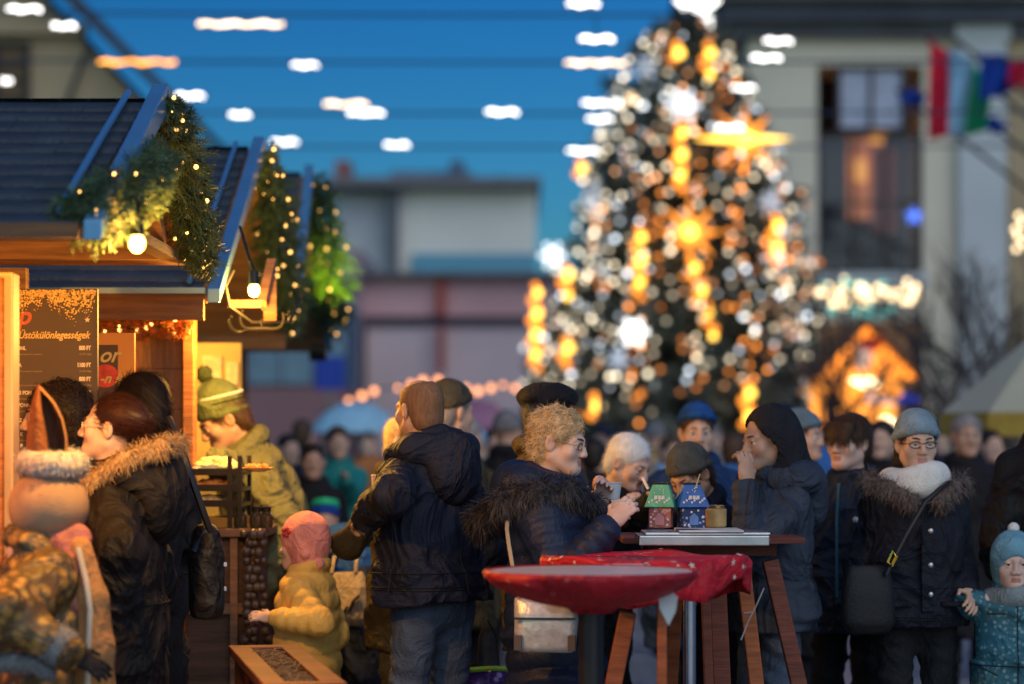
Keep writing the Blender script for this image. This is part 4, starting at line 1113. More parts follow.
x, y, z = mp(88,320); b = MB(); b.prism([(x+u,z+w) for u,w in star_pts(5,.010,.0045)], 'y', y-.001, y-.0003); b.build('printed_star', mat('print cream', (.75,.6,.38), .6), o)
pc = mat('print cream', (.75,.6,.38), .6); pr = mat('print red', (.62,.13,.06), .6); po = mat('print ochre', (.85,.55,.16), .6); pg = mat('print dim', (.38,.27,.15), .6)
text('p', o, mp(18.5,324), .085, pr, .25, bold=.0022)
text('Üstökülönlegességek', o, mp(19,338.5), .034, po, .32, bold=.0006, sx=.82)
rows = [(350,'RONL','800 FT'),(367,'LEA','1100 FT'),(381,'ES','800 FT'),(394.5,'LAS PONCS','800 FT'),(407,'ILVONMARA','900 FT'),(422,'LAZ COK','900 FT'),(436,'RE K','800 FT'),(447.5,'RE P','900 FT'),(459,'RE M','900 FT'),(474,'KE T','900 FT')]
for py, a, c in rows:
    text(a, o, mp(15,py), .017, pc, bold=.0008, sx=.85); text(c, o, mp(91.5,py), .019, pc, align='RIGHT', bold=.0010, sx=.72)
    text('virslivel kenyérrel mustárral', o, mp(15,py+5.2), .0082, pg, sx=1.0); text('(3 dl/2 dkg)', o, mp(92,py+5.0), .0085, pg, align='RIGHT')
YS = 8.75
o = empty('drink_sign', (X(115,YS),YS,0), 0, 'orange framed sign with a red apple picture beside the menu board', 'sign'); ox = X(115,YS)
sp = lambda px, py: (X(px,YS)-ox, -.016, Z(py,YS))
b = MB(); b.bb(X(92,YS)-ox, X(135,YS)-ox, -.012, .012, .9, Z(333,YS)); b.build('panel', mat('sign orange', (.85,.30,.05), .5, 0, .1, 4), o)
b = MB(); b.bb(X(115,YS)-ox-.02, X(115,YS)-ox+.02, .013, .05, 0, 1.6); b.build('leg', wb, o)
b = MB(); b.bb(X(96,YS)-ox, X(118.5,YS)-ox, -.0155, -.0125, 1.35, Z(345,YS)); b.build('picture', mat('sign dark', (.10,.045,.03), .5), o)
b = MB(); x, y, z = sp(106,376); b.prism([(x+.048*math.cos(a), z+.042*math.sin(a)) for a in np.linspace(0,2*PI,25)[:-1]], 'y', -.0175, -.0157); b.build('printed_apple', mat('apple red', (.80,.06,.03), .5, 0, .3, 30), o)
text('or', o, (sp(99.5,362)[0],-.0182,sp(99.5,362)[2]), .075, po, .4, bold=.0014)
text('-n ia', o, (sp(100,383)[0],-.0184,sp(100,383)[2]), .05, po, .4, bold=.0008)
# ---------------------------------------------------------------- counter and food
YC = 9.3; cx = lambda px: X(px,YC)
o = empty('food_counter', (cx(228),YC,0), 0, 'dark brown wooden counter between plank wall and vendor', 'counter'); ox = cx(228)
b = MB(); b.bb(cx(190)-ox, cx(262)-ox, -.10, .5, 0, 1.11); b.build('body', wd, o, bev=.006)
b = MB(); b.bb(cx(186)-ox, cx(270)-ox, -.16, .55, 1.112, 1.145); b.build('top', wood('counter top', (.16,.08,.04)), o, bev=.005)
b = MB()
for px in (238,254): b.bb(cx(px)-ox-.014, cx(px)-ox+.014, -.14, -.112, 0, 1.11)
b.bb(cx(190)-ox, cx(262)-ox, -.13, -.1005, .82, .86); b.build('stile', wood('stile', (.20,.10,.05)), o)
YR = 9.22; cx = lambda px: X(px,YR); zz = lambda py: Z(py,YR)
o = empty('food_rack', (cx(215),YR,0), 0, 'three tier dark metal food rack on the counter', 'rack'); ox = cx(215)
dm = mat('dark steel', (.035,.03,.025), .35, .7)
for py in (471.5,487.5,503): b = MB(); b.bb(cx(192)-ox, cx(243)-ox, -.02, .30, zz(py)-.014, zz(py)); b.bb(cx(192)-ox, cx(243)-ox, -.032, -.0205, zz(py)-.014, zz(py)+.012); b.build('shelf', dm, o)
for px in (231,241):
    for y0 in (-.05,.284): b = MB(); b.bb(cx(px)-ox-.008, cx(px)-ox+.008, y0, y0+.016, 1.146, zz(456)); b.build('upright', dm, o)
b = MB(); b.bb(cx(192)-ox, cx(243)-ox, -.02, .30, 1.147, 1.185); b.build('base', mat('brass', (.4,.25,.08), .3, .8), o)
def heap(px0, px1, py0, py1, Y, label, m, seed, r=.018, n=70):
    x0, x1 = X(px0,Y), X(px1,Y); z0, z1 = Z(py1,Y), Z(py0,Y); g = random.Random(seed); b = MB()
    for i in range(n):
        u = g.uniform(-1,1); v = g.uniform(-1,1); hgt = (z1-z0)*(1-.55*u*u-.3*v*v)
        b.ball(((x0+x1)/2+u*(x1-x0)/2*.92, Y+.12+v*.12, z0+hgt*g.uniform(.35,1)-r*.5), r*g.uniform(.7,1.3), 8, 6, (1.25,1,.75))
    b.box(((x0+x1)/2,Y+.12,z0+(z1-z0)*.2), ((x1-x0)*.97,.25,(z1-z0)*.4))
    tag(b.build('food_heap', m, None, True), label, 'food')
heap(194,233,455,471.2,YR,'pale yellow mound of food on the top rack shelf',mat('food pale', (.85,.74,.36), .6, 0, .2, 40),1,.017,110)
heap(194,229,477,487.2,YR,'orange baked food on the middle rack shelf',mat('food orange', (.60,.25,.06), .5, 0, .3, 40),2,.014,80)
heap(194,222,494,502.7,YR,'small pale buns on the lowest rack shelf',mat('food bun', (.70,.50,.22), .5, 0, .25, 40),3,.012,70)
o = empty('paper_plate', (X(255,9.2),9.25,Z(472,9.2)), 0, 'yellow lit plate held out beside the food rack', 'plate')
b = MB(); b.lathe([(.03,0),(.065,.012),(.07,.016),(.066,.014),(.03,.004)],(0,0,0),20); b.build('dish', mat('plate cream', (.75,.6,.3), .5), o, True)
b = MB(); g = random.Random(2)
for i in range(14): b.ball((g.uniform(-.035,.035),g.uniform(-.035,.035),.015+.008*g.random()), .011, 7, 5)
b.build('snack', mat('food orange', (.60,.25,.06), .5), o, True)
for i, (px, py) in enumerate(((238,509),(254,506),(264,501))):
    o = empty('condiment_jar', (X(px,9.12)+.0,9.2,1.146), 0, ['left small dark condiment jar on the counter edge','middle small dark condiment jar on the counter edge','right dark condiment jar on the counter edge'][i], 'jar')
    b = MB(); b.lathe([(.022,0),(.026,.01),(.026,.045),(.016,.055),(.016,.06)],(0,0,0),14); b.build('jar', mat('jar glass', (.05,.04,.02), .1, spec=.8), o, True)
    b = MB(); b.lathe([(.018,.0605),(.019,.075),(.012,.08)],(0,0,0),14); b.build('lid', dm, o, True)
# knobbly dark strand down the counter side
b = MB(); g = random.Random(6)
for k in range(3):
    for i in range(26):
        b.ball((X(248+7*k,9.1)+g.gauss(0,.008), 9.10+g.gauss(0,.012), .30+.033*i), g.uniform(.014,.024), 7, 5)
tag(b.build('cone_strand', mat('cone dark', (.06,.04,.025), .35, 0, .4, 30), None, True), 'dark knobbly strands of cones hanging down the brown counter', 'decoration')
# wooden bin with straw top at the bottom
YK = 7.55; ang = R(11)
o = empty('wooden_crate', (X(283,YK),YK,0), ang, 'long red brown wooden crate with straw on top at the lower left', 'crate')
zt = .785; b = MB(); W, Dp = .20, 1.30
for i in range(5):
    z0 = .02+i*(zt-.05)/5; z1 = z0+(zt-.05)/5-.012
    b.bb(-W/2,W/2,-Dp/2,-Dp/2+.02,z0,z1); b.bb(-W/2,W/2,Dp/2-.02,Dp/2,z0,z1); b.bb(-W/2,-W/2+.02,-Dp/2+.021,Dp/2-.021,z0,z1); b.bb(W/2-.02,W/2,-Dp/2+.021,Dp/2-.021,z0,z1)
b.build('slat_wall', wr, o, bev=.003)
b = MB(); b.bb(-W/2-.02,W/2+.02,-Dp/2-.02,-Dp/2+.06,zt-.03,zt); b.bb(-W/2-.02,W/2+.02,Dp/2-.06,Dp/2+.02,zt-.03,zt); b.bb(-W/2-.02,-W/2+.05,-Dp/2+.061,Dp/2-.061,zt-.03,zt); b.bb(W/2-.05,W/2+.02,-Dp/2+.061,Dp/2-.061,zt-.03,zt); b.build('rim', wr, o, bev=.004)
b = MB(); b.bb(-W/2+.03,W/2-.03,-Dp/2+.04,Dp/2-.04,zt-.10,zt-.05); g = random.Random(9)
for i in range(900):
    x, y = g.uniform(-W/2+.05,W/2-.05), g.uniform(-Dp/2+.06,Dp/2-.06); a = g.random()*PI; l = g.uniform(.02,.05); z = zt-.045+g.random()*.035
    b.beam((x-l*math.cos(a),y-l*math.sin(a),z),(x+l*math.cos(a),y+l*math.sin(a),z+g.gauss(0,.008)),.003,.003)
b.build('straw', mat('straw dark', (.19,.12,.06), .8, 0, .5, 40), o)
# ---------------------------------------------------------------- standing tables
redc = checker('red star cloth', (.55,.012,.025), (.80,.60,.48), 17, .55, lo=.10, hi=.15)
redp = checker('red sheen cloth', (.42,.010,.022), (.60,.16,.13), 17, .6, lo=.10, hi=.15)
topm = mat('table top pale', (.42,.42,.50), .32, 0, .1, 5, spec=.6)
def disc(b, r, z0, z1, n=48): b.lathe([(r,z0),(r+.004,(z0+z1)/2),(r,z1)], (0,0,0), n)
p = at(591,571,6.9)
o = empty('standing_table', (p.x,p.y,0), 0, 'nearest round standing table with red cloth gathered to a black post', 'table'); zt = p.z
b = MB(); disc(b, .288, zt-.010, zt+.001); b.build('table_top', topm, o, True)
def skirt(rt, zt, prof, m, par, fold, seed, n=120, a0=0, a1=2*PI, rag=0):
    g = np.random.default_rng(seed); vs = []; ph = g.random(5)*6.28
    A = np.linspace(a0, a1, n)
    for k, (r, dz) in enumerate(prof):
        f = k/(len(prof)-1)
        for a in A:
            w = sum(math.sin(a*q+ph[i])/(1+i*.4) for i, q in enumerate((5,8,13,21,3)))
            vs.append(((r+fold*f*w)*math.cos(a), (r+fold*f*w)*math.sin(a), zt-dz-(rag*f*(math.sin(a*3+ph[1])+.6*math.sin(a*7+ph[2])))))
    fs = [(k*n+i, k*n+i+1, (k+1)*n+i+1, (k+1)*n+i) for k in range(len(prof)-1) for i in range(n-1)]
    ob = mesh_np('tablecloth', vs, np.array(fs), m, par)
    so = ob.modifiers.new('thick','SOLIDIFY'); so.thickness = .003; return ob
def stars_on(cl, n, r, seed, m=None):
    me = cl.data; g = random.Random(seed); b = MB(); P = list(me.polygons)
    for k in range(n):
        f = g.choice(P); nn = V3(f.normal); c = V3(f.center)
        out = V3((c[0],c[1],0)); 
        if nn@nrm(out+V3((0,0,.15))) < 0: nn = -nn
        t1 = nrm(np.cross(nn, V3((g.gauss(0,1),g.gauss(0,1),g.gauss(0,1))))); t2 = np.cross(nn,t1); rr = r*g.uniform(.5,1.2)
        b.add([c+nn*.0045+t1*x*rr+t2*y*rr for x, y in star_pts(5,1,.42)], [tuple(range(10))])
    b.build('star_print', m or mat('print star', (.72,.60,.50), .6), cl)
cl = skirt(.3, zt, [(.2985,-.002),(.3045,.003),(.302,.012),(.272,.040),(.21,.070),(.14,.090),(.06,.104),(.045,.118)], redp, None, .009, 3)
stars_on(cl, 34, .012, 5, mat('print rose', (.62,.20,.16), .6)); cl.location = (p.x,p.y,0); tag(cl, 'plain red cloth gathered under the nearest standing table top', 'tablecloth')
b = MB(); b.tube([(0,0,.05),(0,0,zt-.02)], .034, 16); b.build('post', blk, o, True)
b = MB(); b.lathe([(.26,0),(.26,.02),(.05,.05),(.036,.07)],(0,0,0),32); b.build('base', blk, o, True)
cl2 = None
b = MB(); q = at(668,604,6.85); pts = [(0,0,.045),(.028,-.004,.02),(.022,-.006,-.02),(.002,-.003,-.062),(-.024,.002,-.012),(-.026,.002,.03)]
b.add([(a,c,d) for a,c,d in pts]+[(a,c+.003,d) for a,c,d in pts], [(0,1,2,3,4,5),(11,10,9,8,7,6)]+[(i,(i+1)%6,6+(i+1)%6,6+i) for i in range(6)])
k = b.build('napkin', mat('paper blue white', (.55,.62,.66), .7), None, loc=q); tag(k, 'pale folded paper corner sticking out under the nearest red table', 'napkin')
p = at(645,557,7.75)
o = empty('standing_table', (p.x,p.y,0), 0, 'second standing table with star patterned red cloth and chrome post', 'table'); zt = p.z
b = MB(); disc(b, .325, zt-.03, zt-.006); b.build('table_top', topm, o, True)
cl = skirt(.33, zt, [(.001,0),(.30,0),(.331,.002),(.337,.012),(.334,.04),(.331,.075),(.328,.108)], redc, None, .010, 8, rag=.030)
stars_on(cl, 90, .013, 4); cl.location = (p.x,p.y,0); tag(cl, 'star patterned red cloth hanging over the second standing table', 'tablecloth')
b = MB(); b.tube([(X(690,7.6)-p.x,-.12,.04),(X(690,7.6)-p.x,-.12,zt-.03)], .021, 16); b.build('post', mat('chrome', (.6,.62,.65), .12, 1.0), o, True)
b = MB(); b.lathe([(.24,0),(.24,.015),(.04,.04),(.024,.06)],(X(690,7.6)-p.x,-.12,0),32); b.build('base', mat('chrome', (.6,.62,.65), .12, 1.0), o, True)
wl = wood('leg orange brown', (.34,.095,.03), stretch=(3,3,22)); wl2 = wood('leg dark red', (.17,.045,.025), stretch=(3,3,22))
def splay(par, px0, py0, px1, py1, Y, w, m, x0, y0, dy=0):
    a, b_ = V3(at(px0,py0,Y)), V3(at(px1,py1,Y)); d = (b_-a)/(b_[2]-a[2]); e = a+d*(0.0-a[2]); e[1] += dy
    b = MB(); b.beam(a-V3((x0,y0,0)), e-V3((x0,y0,0)), w, w, (0,1,0)); b.build('leg', m, par, bev=.004)
splay(o, 628,612,606,720,7.62,.052,wl,p.x,p.y); splay(o, 662,594,662,700,7.5,.030,wl,p.x,p.y)
p = at(712,535,8.65)
o = empty('wooden_table', (p.x,p.y,0), 0, 'brown wooden bar table behind with splayed legs', 'table'); zt = p.z
b = MB()
for i in range(5): b.bb(-.33,.305,-.24+.1*i,-.24+.1*i+.096,zt-.022,zt)
b.build('table_top', wr, o, bev=.003)
b = MB(); b.bb(-.24,.22,-.10,.16,zt-.07,zt-.023); b.build('apron', wl2, o)
for a in ((770,560,800,690,8.5,.055,wl2),(742,560,757,690,8.4,.05,wl),(716,560,722,690,8.42,.06,wl2),(678,560,670,690,8.75,.05,wl)): splay(o, *a, p.x, p.y)
splay(o, 705,580,709,690,8.35,.032,wl2,p.x,p.y)
# slim strip hanging from cloth
b = MB(); b.tube([at(764,588,7.72), at(757,604,7.7), at(748,622,7.7), at(741,640,7.68)], .0022, 6); b.tube([at(752,612,7.7), at(744,613,7.69)], .0018, 6)
tag(b.build('straw', mat('straw white', (.38,.34,.33), .5), None, True), 'pale drinking straw caught under the star patterned cloth', 'straw')
# tray, lanterns, cups
YL = 8.2; p = at(706,531,YL)
o = empty('serving_tray', (p.x,p.y,0), 0, 'low silvery tray stand carrying the two house lanterns', 'tray'); zt = p.z
sil = mat('brushed silver', (.55,.57,.58), .25, .85, .15, 12); b = MB(); b.bb(-.215,.205,-.13,.13,zt-.010,zt); b.bb(-.235,.20,-.145,.12,zt-.044,zt-.0105); b.build('plate', sil, o, bev=.004)
b = MB(); b.bb(-.10,.115,-.135,.125,zt+.001,zt+.007); b.build('paper', mat('paper blue white', (.55,.62,.66), .7), o)
zt2 = Z(535,8.65)
for dx in (-.17,-.06,.05,.13): b = MB(); b.bb(dx-.008,dx+.008,-.10,-.08,zt2+.002,zt-.033); b.bb(dx-.008,dx+.008,.08,.10,zt2+.002,zt-.033); b.build('foot', dm, o)
def lantern(px, w, roof, wall, pat, label, seed, Yl):
    p = at(px, 527.5, Yl); s = w/F*Yl
    o = empty('house_lantern', (p.x,p.y,p.z), R(12*(-1)**seed), label, 'lantern')
    h = .068; k = s/2
    b = MB(); b.bb(-k*.82,k*.82,-k*.7,k*.7,.0,h); b.build('wall', wall, o, bev=.003)
    b = MB(); z0, z1 = h+.001, h+.077; a, c = k*1.12, k*.58
    b.add([(-a,-a*.86,z0),(a,-a*.86,z0),(a,a*.86,z0),(-a,a*.86,z0),(-c,-c*.6,z1),(c,-c*.6,z1),(c,c*.6,z1),(-c,c*.6,z1)],[(0,3,2,1),(4,5,6,7),(0,1,5,4),(1,2,6,5),(2,3,7,6),(3,0,4,7)])
    rf = b.build('roof', roof, o, bev=.002)
    b = MB(); b.bb(-c*1.05,c*1.05,-c*.66,c*.66,z1+.0005,z1+.006); b.build('vent', dm, rf)
    nrm_ = nrm(V3((0,-(z1-z0),-(a*.86-c*.6)*-1))); g = random.Random(seed)
    pm = mat('paint white', (.75,.75,.72), .5); b = MB()
    def rp(u, f): y = -a*.86+(a*.86-c*.6)*f; return V3((u*(a+(c-a)*f), y-.0025, z0+(z1-z0)*f+.001))
    for i in range(9):
        q = rp(-.75+.19*i, .2+.16*((i*7)%3)/2); b.ball(q, .0042, 8, 5, (1,.35,1))
    for u in (-.25,.05,.35): q = rp(u-.05,.42); b.bb(q[0]-.005,q[0]+.005,q[1]-.002,q[1]+.002,q[2]-.006,q[2]+.006)
    for i in range(7): q = rp(g.uniform(-.6,.6), g.uniform(.6,.95)); b.ball(q, .0022, 6, 4, (1,.4,1))
    b.build('painted_motif', pm, rf)
    b = MB(); b.prism([(x*.9,z) for x,z in ((-.017,.010),(.017,.010),(.017,.036),(0,.05),(-.017,.036))], 'y', -k*.7-.003, -k*.7-.0005)
    b.build('window', pat, o)
    b = MB()
    for i in range(8): b.ball((g.uniform(-k*.7,k*.7), -k*.7-.001, g.uniform(.008,h-.01)), .004, 7, 5, (1,.4,1))
    b.build('painted_flower', pm, o)
    return o
gr_roof = mat('lantern green', (.12,.42,.22), .4, 0, .25, 25); bl = mat('lantern blue', (.015,.10,.36), .4, 0, .25, 30)
lantern(661, 27, gr_roof, checker('lantern brick', (.42,.13,.09), (.62,.35,.28), 70, .5), mat('lantern pink', (.6,.25,.25), .5), 'small house lantern with green roof and brick walls on the tray', 1, 8.12)
lantern(691, 29, bl, checker('lantern night', (.012,.035,.13), (.35,.45,.6), 80, .5), mat('lantern pane', (.10,.22,.5), .4), 'small house lantern with starry blue roof on the tray', 2, 8.12)
b = MB(); b.tube([at(695,489,8.1), at(700,474,8.1)], .0018, 6); tag(b.build('skewer', mat('skewer', (.6,.5,.3), .6), None, True), 'thin wooden skewer standing behind the blue lantern', 'skewer')
p = at(716,527.5,8.3); o = empty('candle_glass', tuple(p), 0, 'squat amber candle glass beside the blue lantern', 'candle holder')
b = MB(); b.lathe([(.030,0),(.036,.006),(.037,.062),(.030,.066),(.028,.060),(.0,.058)],(0,0,0),20); b.build('glass', mat('amber glass', (.50,.31,.12), .25, 0, .2, 30), o, True)
b = MB(); b.lathe([(.031,.0665),(.031,.076),(.012,.078)],(0,0,0),20); b.build('lid', mat('brass', (.4,.25,.08), .3, .8), o, True)
def cup(px, py, Y, label, m, h=.085, r=.036):
    p = at(px,py,Y); o = empty('paper_cup', tuple(p), 0, label, 'cup')
    b = MB(); b.lathe([(r*.76,0),(r,h),(r*.94,h),(r*.86,h*.75),(0.001,h*.74)],(0,0,0),20); b.build('wall', m, o, True)
    b = MB(); b.tube([(r*math.cos(a),r*math.sin(a),h) for a in np.linspace(0,2*PI,21)[:-1]], .002, 5, closed=True); b.build('rim', m, o, True); return o
cupw = mat('cup white', (.58,.62,.66), .5, 0, .06, 20)
# ---------------------------------------------------------------- right side and middle distance
YP = 15.5; p = at(1024,0,YP)
o = empty('parasol', (X(1052,YP),YP,0), 0, 'big cream market parasol with yellow valance at the right edge', 'parasol')
b = MB(); zr, za = Z(413,YP), Z(318,YP); n = 8; r = X(1052,YP)-X(941,YP)
vs = [(0,0,za)]+[(r*math.cos(2*PI*i/n+.0),r*math.sin(2*PI*i/n+.0),zr) for i in range(n)]
b.add(vs, [(0,1+i,1+(i+1)%n) for i in range(n)]); cn = b.build('canopy', mat('canvas cream', (.52,.50,.36), .8, 0, .06, 3), o); cn.modifiers.new('t','SOLIDIFY').thickness = .006
b = MB()
for i in range(n):
    a, c = vs[1+i], vs[1+(i+1)%n]; b.quad((a[0]*1.002,a[1]*1.002,zr-.003),(c[0]*1.002,c[1]*1.002,zr-.003),(c[0]*1.002,c[1]*1.002,zr-.15),(a[0]*1.002,a[1]*1.002,zr-.15))
vl = b.build('valance', mat('canvas yellow', (.42,.30,.05), .8), o); vl.modifiers.new('t','SOLIDIFY').thickness = .004
b = MB(); b.tube([(0,0,0),(0,0,za)], .03, 12); b.build('pole', wd, o, True)
b = MB()
for i in range(n): b.tube([(0,0,za-.45),(vs[1+i][0]*.55,vs[1+i][1]*.55,zr+(za-zr)*.42)], .012, 6)
b.build('rib', wd, o)
b = MB(); b.ball((vs[5][0]*.45+.35,-r*.55,zr+(za-zr)*.36+.02), .10, 10, 7, (1,.4,.8)); b.build('printed_spot', mat('print pinkish', (.5,.2,.15), .8), o, True)
# flags on slanting poles at the town house
def flag(px0, px1, py0, py1, cols, Y, label, tip, cat='flag', wave=.16):
    o = empty('flag', at(*tip,Y), 0, label, cat); t0 = V3(at(*tip,Y))
    b = MB(); b.tube([(0,0,0), V3(at(tip[0]+150,tip[1]+115,Y+1.2))-t0], .03, 8); b.build('pole', dkfr, o, True)
    nx, nz = 18, 12
    for ci, (cm, f0, f1) in enumerate(cols):
        vs = []; 
        for j in range(nz+1):
            for i in range(nx//len(cols)+1):
                f = f0+(f1-f0)*i/(nx//len(cols)); g = j/nz
                a, c = py0(f), py1(f); q = V3(at(px0+(px1-px0)*f+8*math.sin(g*3+1)*f*.6, a+(c-a)*g, Y))-t0; q[1] += wave*math.sin(f*9+g*2)-.1; vs.append(q)
        m = nx//len(cols)+1; fs = [(j*m+i,j*m+i+1,(j+1)*m+i+1,(j+1)*m+i) for j in range(nz) for i in range(m-1)]
        ob = mesh_np('stripe', vs, np.array(fs), cm, o); ob.modifiers.new('t','SOLIDIFY').thickness = .006
YF = 33.0
fr, fw, fg, fb = [cloth('flag '+k, c, .8) for k, c in (('red',(.68,.015,.05)),('white',(.30,.56,.78)),('green',(.01,.28,.11)),('blue',(.01,.07,.45)))]  # the white stripe's cloth colour holds the blue of dusk light
flag(929,985, lambda f: 40+35*f, lambda f: 140-6*f, [(fr,0,.30),(fw,.30,.68),(fg,.68,1.0)], YF, 'red white and green striped flag at the town house', (928,40))
flag(980,1012, lambda f: 52+10*f, lambda f: 102-8*f, [(fb,0,1.0)], YF-.6, 'dark blue flag right of the striped flag', (956,40))
flag(1009,1040, lambda f: 62, lambda f: 88, [(fr,0,1.0)], YF-.9, 'red flag at the upper right edge', (1003,58))
flag(900,921, lambda f: 90+4*f, lambda f: 103+6*f, [(fb,0,1.0)], YF+.5, 'blue cloth showing left of the striped flag', (897,90))
flag(981,1001, lambda f: 116+6*f, lambda f: 131+4*f, [(fb,0,1.0)], YF+.5, 'blue cloth showing under the striped flag', (979,116))
# lit stall in the distance
YQ = 29.0; qx = lambda px: X(px,YQ); qz = lambda py: Z(py,YQ)
o = empty('market_stall', (qx(868),YQ,0), 0, 'distant stall glowing orange under a peaked roof', 'market stall'); ox = qx(868)
b = MB(); b.prism([(qx(812)-ox,qz(378)),(qx(868)-ox,qz(316)),(qx(928)-ox,qz(378)),(qx(922)-ox,qz(378)),(qx(868)-ox,qz(323)),(qx(818)-ox,qz(378))], 'y', 0, 1.8); b.build('roof', wood('far roof', (.16,.07,.03)), o)
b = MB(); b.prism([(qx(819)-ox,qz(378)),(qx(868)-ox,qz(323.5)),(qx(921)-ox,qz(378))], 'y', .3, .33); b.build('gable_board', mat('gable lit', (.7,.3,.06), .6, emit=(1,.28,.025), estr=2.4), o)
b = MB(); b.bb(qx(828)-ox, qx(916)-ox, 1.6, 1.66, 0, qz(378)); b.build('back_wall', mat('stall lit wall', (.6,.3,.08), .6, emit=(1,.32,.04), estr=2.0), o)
b = MB(); b.bb(qx(826)-ox, qx(832)-ox, .1, .2, 0, qz(398)); b.bb(qx(908)-ox, qx(914)-ox, .1, .2, 0, qz(398)); b.build('post', wd, o)
b = MB(); b.bb(qx(828)-ox, qx(914)-ox, .0, .3, 0, 1.0); b.build('counter', wd, o)
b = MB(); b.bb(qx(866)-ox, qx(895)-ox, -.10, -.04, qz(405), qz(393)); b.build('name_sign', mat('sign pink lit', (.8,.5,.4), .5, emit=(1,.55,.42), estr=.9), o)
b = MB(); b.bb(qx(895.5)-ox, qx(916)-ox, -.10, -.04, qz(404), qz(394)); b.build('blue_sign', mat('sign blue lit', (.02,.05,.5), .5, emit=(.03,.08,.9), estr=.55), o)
b = MB(); b.ball((qx(874)-ox,.5,qz(377)), .15, 14, 9, (1.4,1,.8)); b.build('lamp', glow('stall lamp', (1,.86,.5), 5.5), o, True)
b = MB(); b.ball((qx(892)-ox,.4,qz(424)), .09, 12, 8); b.build('low_lamp', glow('stall lamp', (1,.86,.5), 5.5), o, True)
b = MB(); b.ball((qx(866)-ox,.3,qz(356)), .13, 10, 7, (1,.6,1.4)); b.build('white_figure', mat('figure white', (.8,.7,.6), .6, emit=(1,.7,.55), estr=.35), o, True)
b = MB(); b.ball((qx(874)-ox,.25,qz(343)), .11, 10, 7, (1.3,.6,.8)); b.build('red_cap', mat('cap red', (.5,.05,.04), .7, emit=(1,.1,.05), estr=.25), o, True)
for i, (px, py) in enumerate(((838,389),(855,392),(818,431),(893,392),(846,368))): bulb(o, bulb_mesh('stallb', GO, .09), (qx(px)-ox,-.12,qz(py)))
YG = 31.0
o = empty('light_curtain', (X(866,YG),YG,Z(296,YG)), 0, 'band of bright white lights hung on the town house above the lit stall', 'light string')
g = random.Random(12); b = MB(); b.tube([(X(812,YG)-X(866,YG),0,.2),(X(920,YG)-X(866,YG),0,.2)], .015, 6); b.tube([(X(812,YG)-X(866,YG),0,-Z(296,YG)),(X(812,YG)-X(866,YG),0,.2)], .03, 6); b.tube([(X(920,YG)-X(866,YG),0,-Z(296,YG)),(X(920,YG)-X(866,YG),0,.2)], .03, 6); b.build('rail', dkfr, o)
gc = glow('curtain warm', (1,.74,.42), 3.8); gt = glow('curtain teal fringe', (.1,.50,.50), .7)
for i in range(46):
    px = 816+g.random()*100; py = 296+g.gauss(0,7); big = 1.6 if 826 < px < 846 and abs(py-297) < 8 else 1
    bulb(o, bulb_mesh('curt', gc, .05), (X(px,YG)-X(866,YG), g.uniform(-.1,.1), (296-py)/F*YG), g.choice((.5,.7,.9))*big)
for i in range(22):  # teal bulbs added for the lens colour fringe round the lights
    px = 816+g.random()*100; py = g.choice((283,310))+g.gauss(0,2); bulb(o, bulb_mesh('curtt', gt, .06), (X(px,YG)-X(866,YG), .15, (296-py)/F*YG))
o = empty('blue_star_light', at(914,216,34), 0, 'small blue star light in front of the tall window', 'light'); b = MB(); b.prism(star_pts(5,.14,.06),'y',-.03,.03); b.build('star', glow('blue star', (.08,.2,1), 1.3), o); b = MB(); b.tube([(0,0,0),(0,0,-1),(0,6,-1.2)], .01, 5); b.build('wire', dkfr, o)
o = empty('white_star_light', at(1019,232,33), 0, 'white light cluster at the right edge of the house', 'light')
b = MB(); b.tube([(0,0,.3),(0,0,-.4)], .012, 5); b.build('rod', dkfr, o)
for i in range(6): bulb(o, bulb_mesh('curt', gc, .05), (.06*math.sin(i*2), 0, .22-.09*i), .8)
# canopies in the crowd
def canopy(px0, px1, py0, py1, Y, m, label, pole=True):
    cx = (px0+px1)/2; x0 = X(cx,Y); o = empty('umbrella', (x0,Y,0), 0, label, 'umbrella'); r = (px1-px0)/2/F*Y; z0, z1 = Z(py1,Y), Z(py0,Y)
    b = MB(); b.lathe([(.02,z1),(r*.35,z1-(z1-z0)*.10),(r*.7,z1-(z1-z0)*.42),(r,z0),(r*.99,z0-.006),(r*.69,z1-(z1-z0)*.46),(.02,z1-.03)],(0,0,0),16); b.build('canopy', m, o)
    b = MB(); b.tube([(0,0,0),(0,0,z1)], .022, 8); b.build('pole', dkfr, o, True)
    b = MB(); b.lathe([(.25,0),(.25,.06),(.03,.09)],(0,0,0),16); b.build('base', dkfr, o)
canopy(308,404,401,432,24, mat('canvas sky blue', (.30,.55,.70), .7), 'pale blue umbrella over the distant crowd on the left')
canopy(436,522,398,440,26, mat('canvas mauve', (.36,.16,.24), .7), 'mauve umbrella over the distant crowd')
Yq = 40.0
o = empty('road_sign', (X(330,Yq),Yq,0), 0, 'square blue sign on a pole before the glass pavilion', 'sign')
b = MB(); b.bb(-.25,.25,-.03,.0,Z(390,Yq),Z(356,Yq)); b.build('panel', mat('sign blue', (.01,.05,.40), .4), o, bev=.06)
b = MB(); b.tube([(0,.03,0),(0,.03,Z(358,Yq))], .035, 8); b.build('pole', mat('galvanised', (.3,.3,.31), .4, .8), o, True)
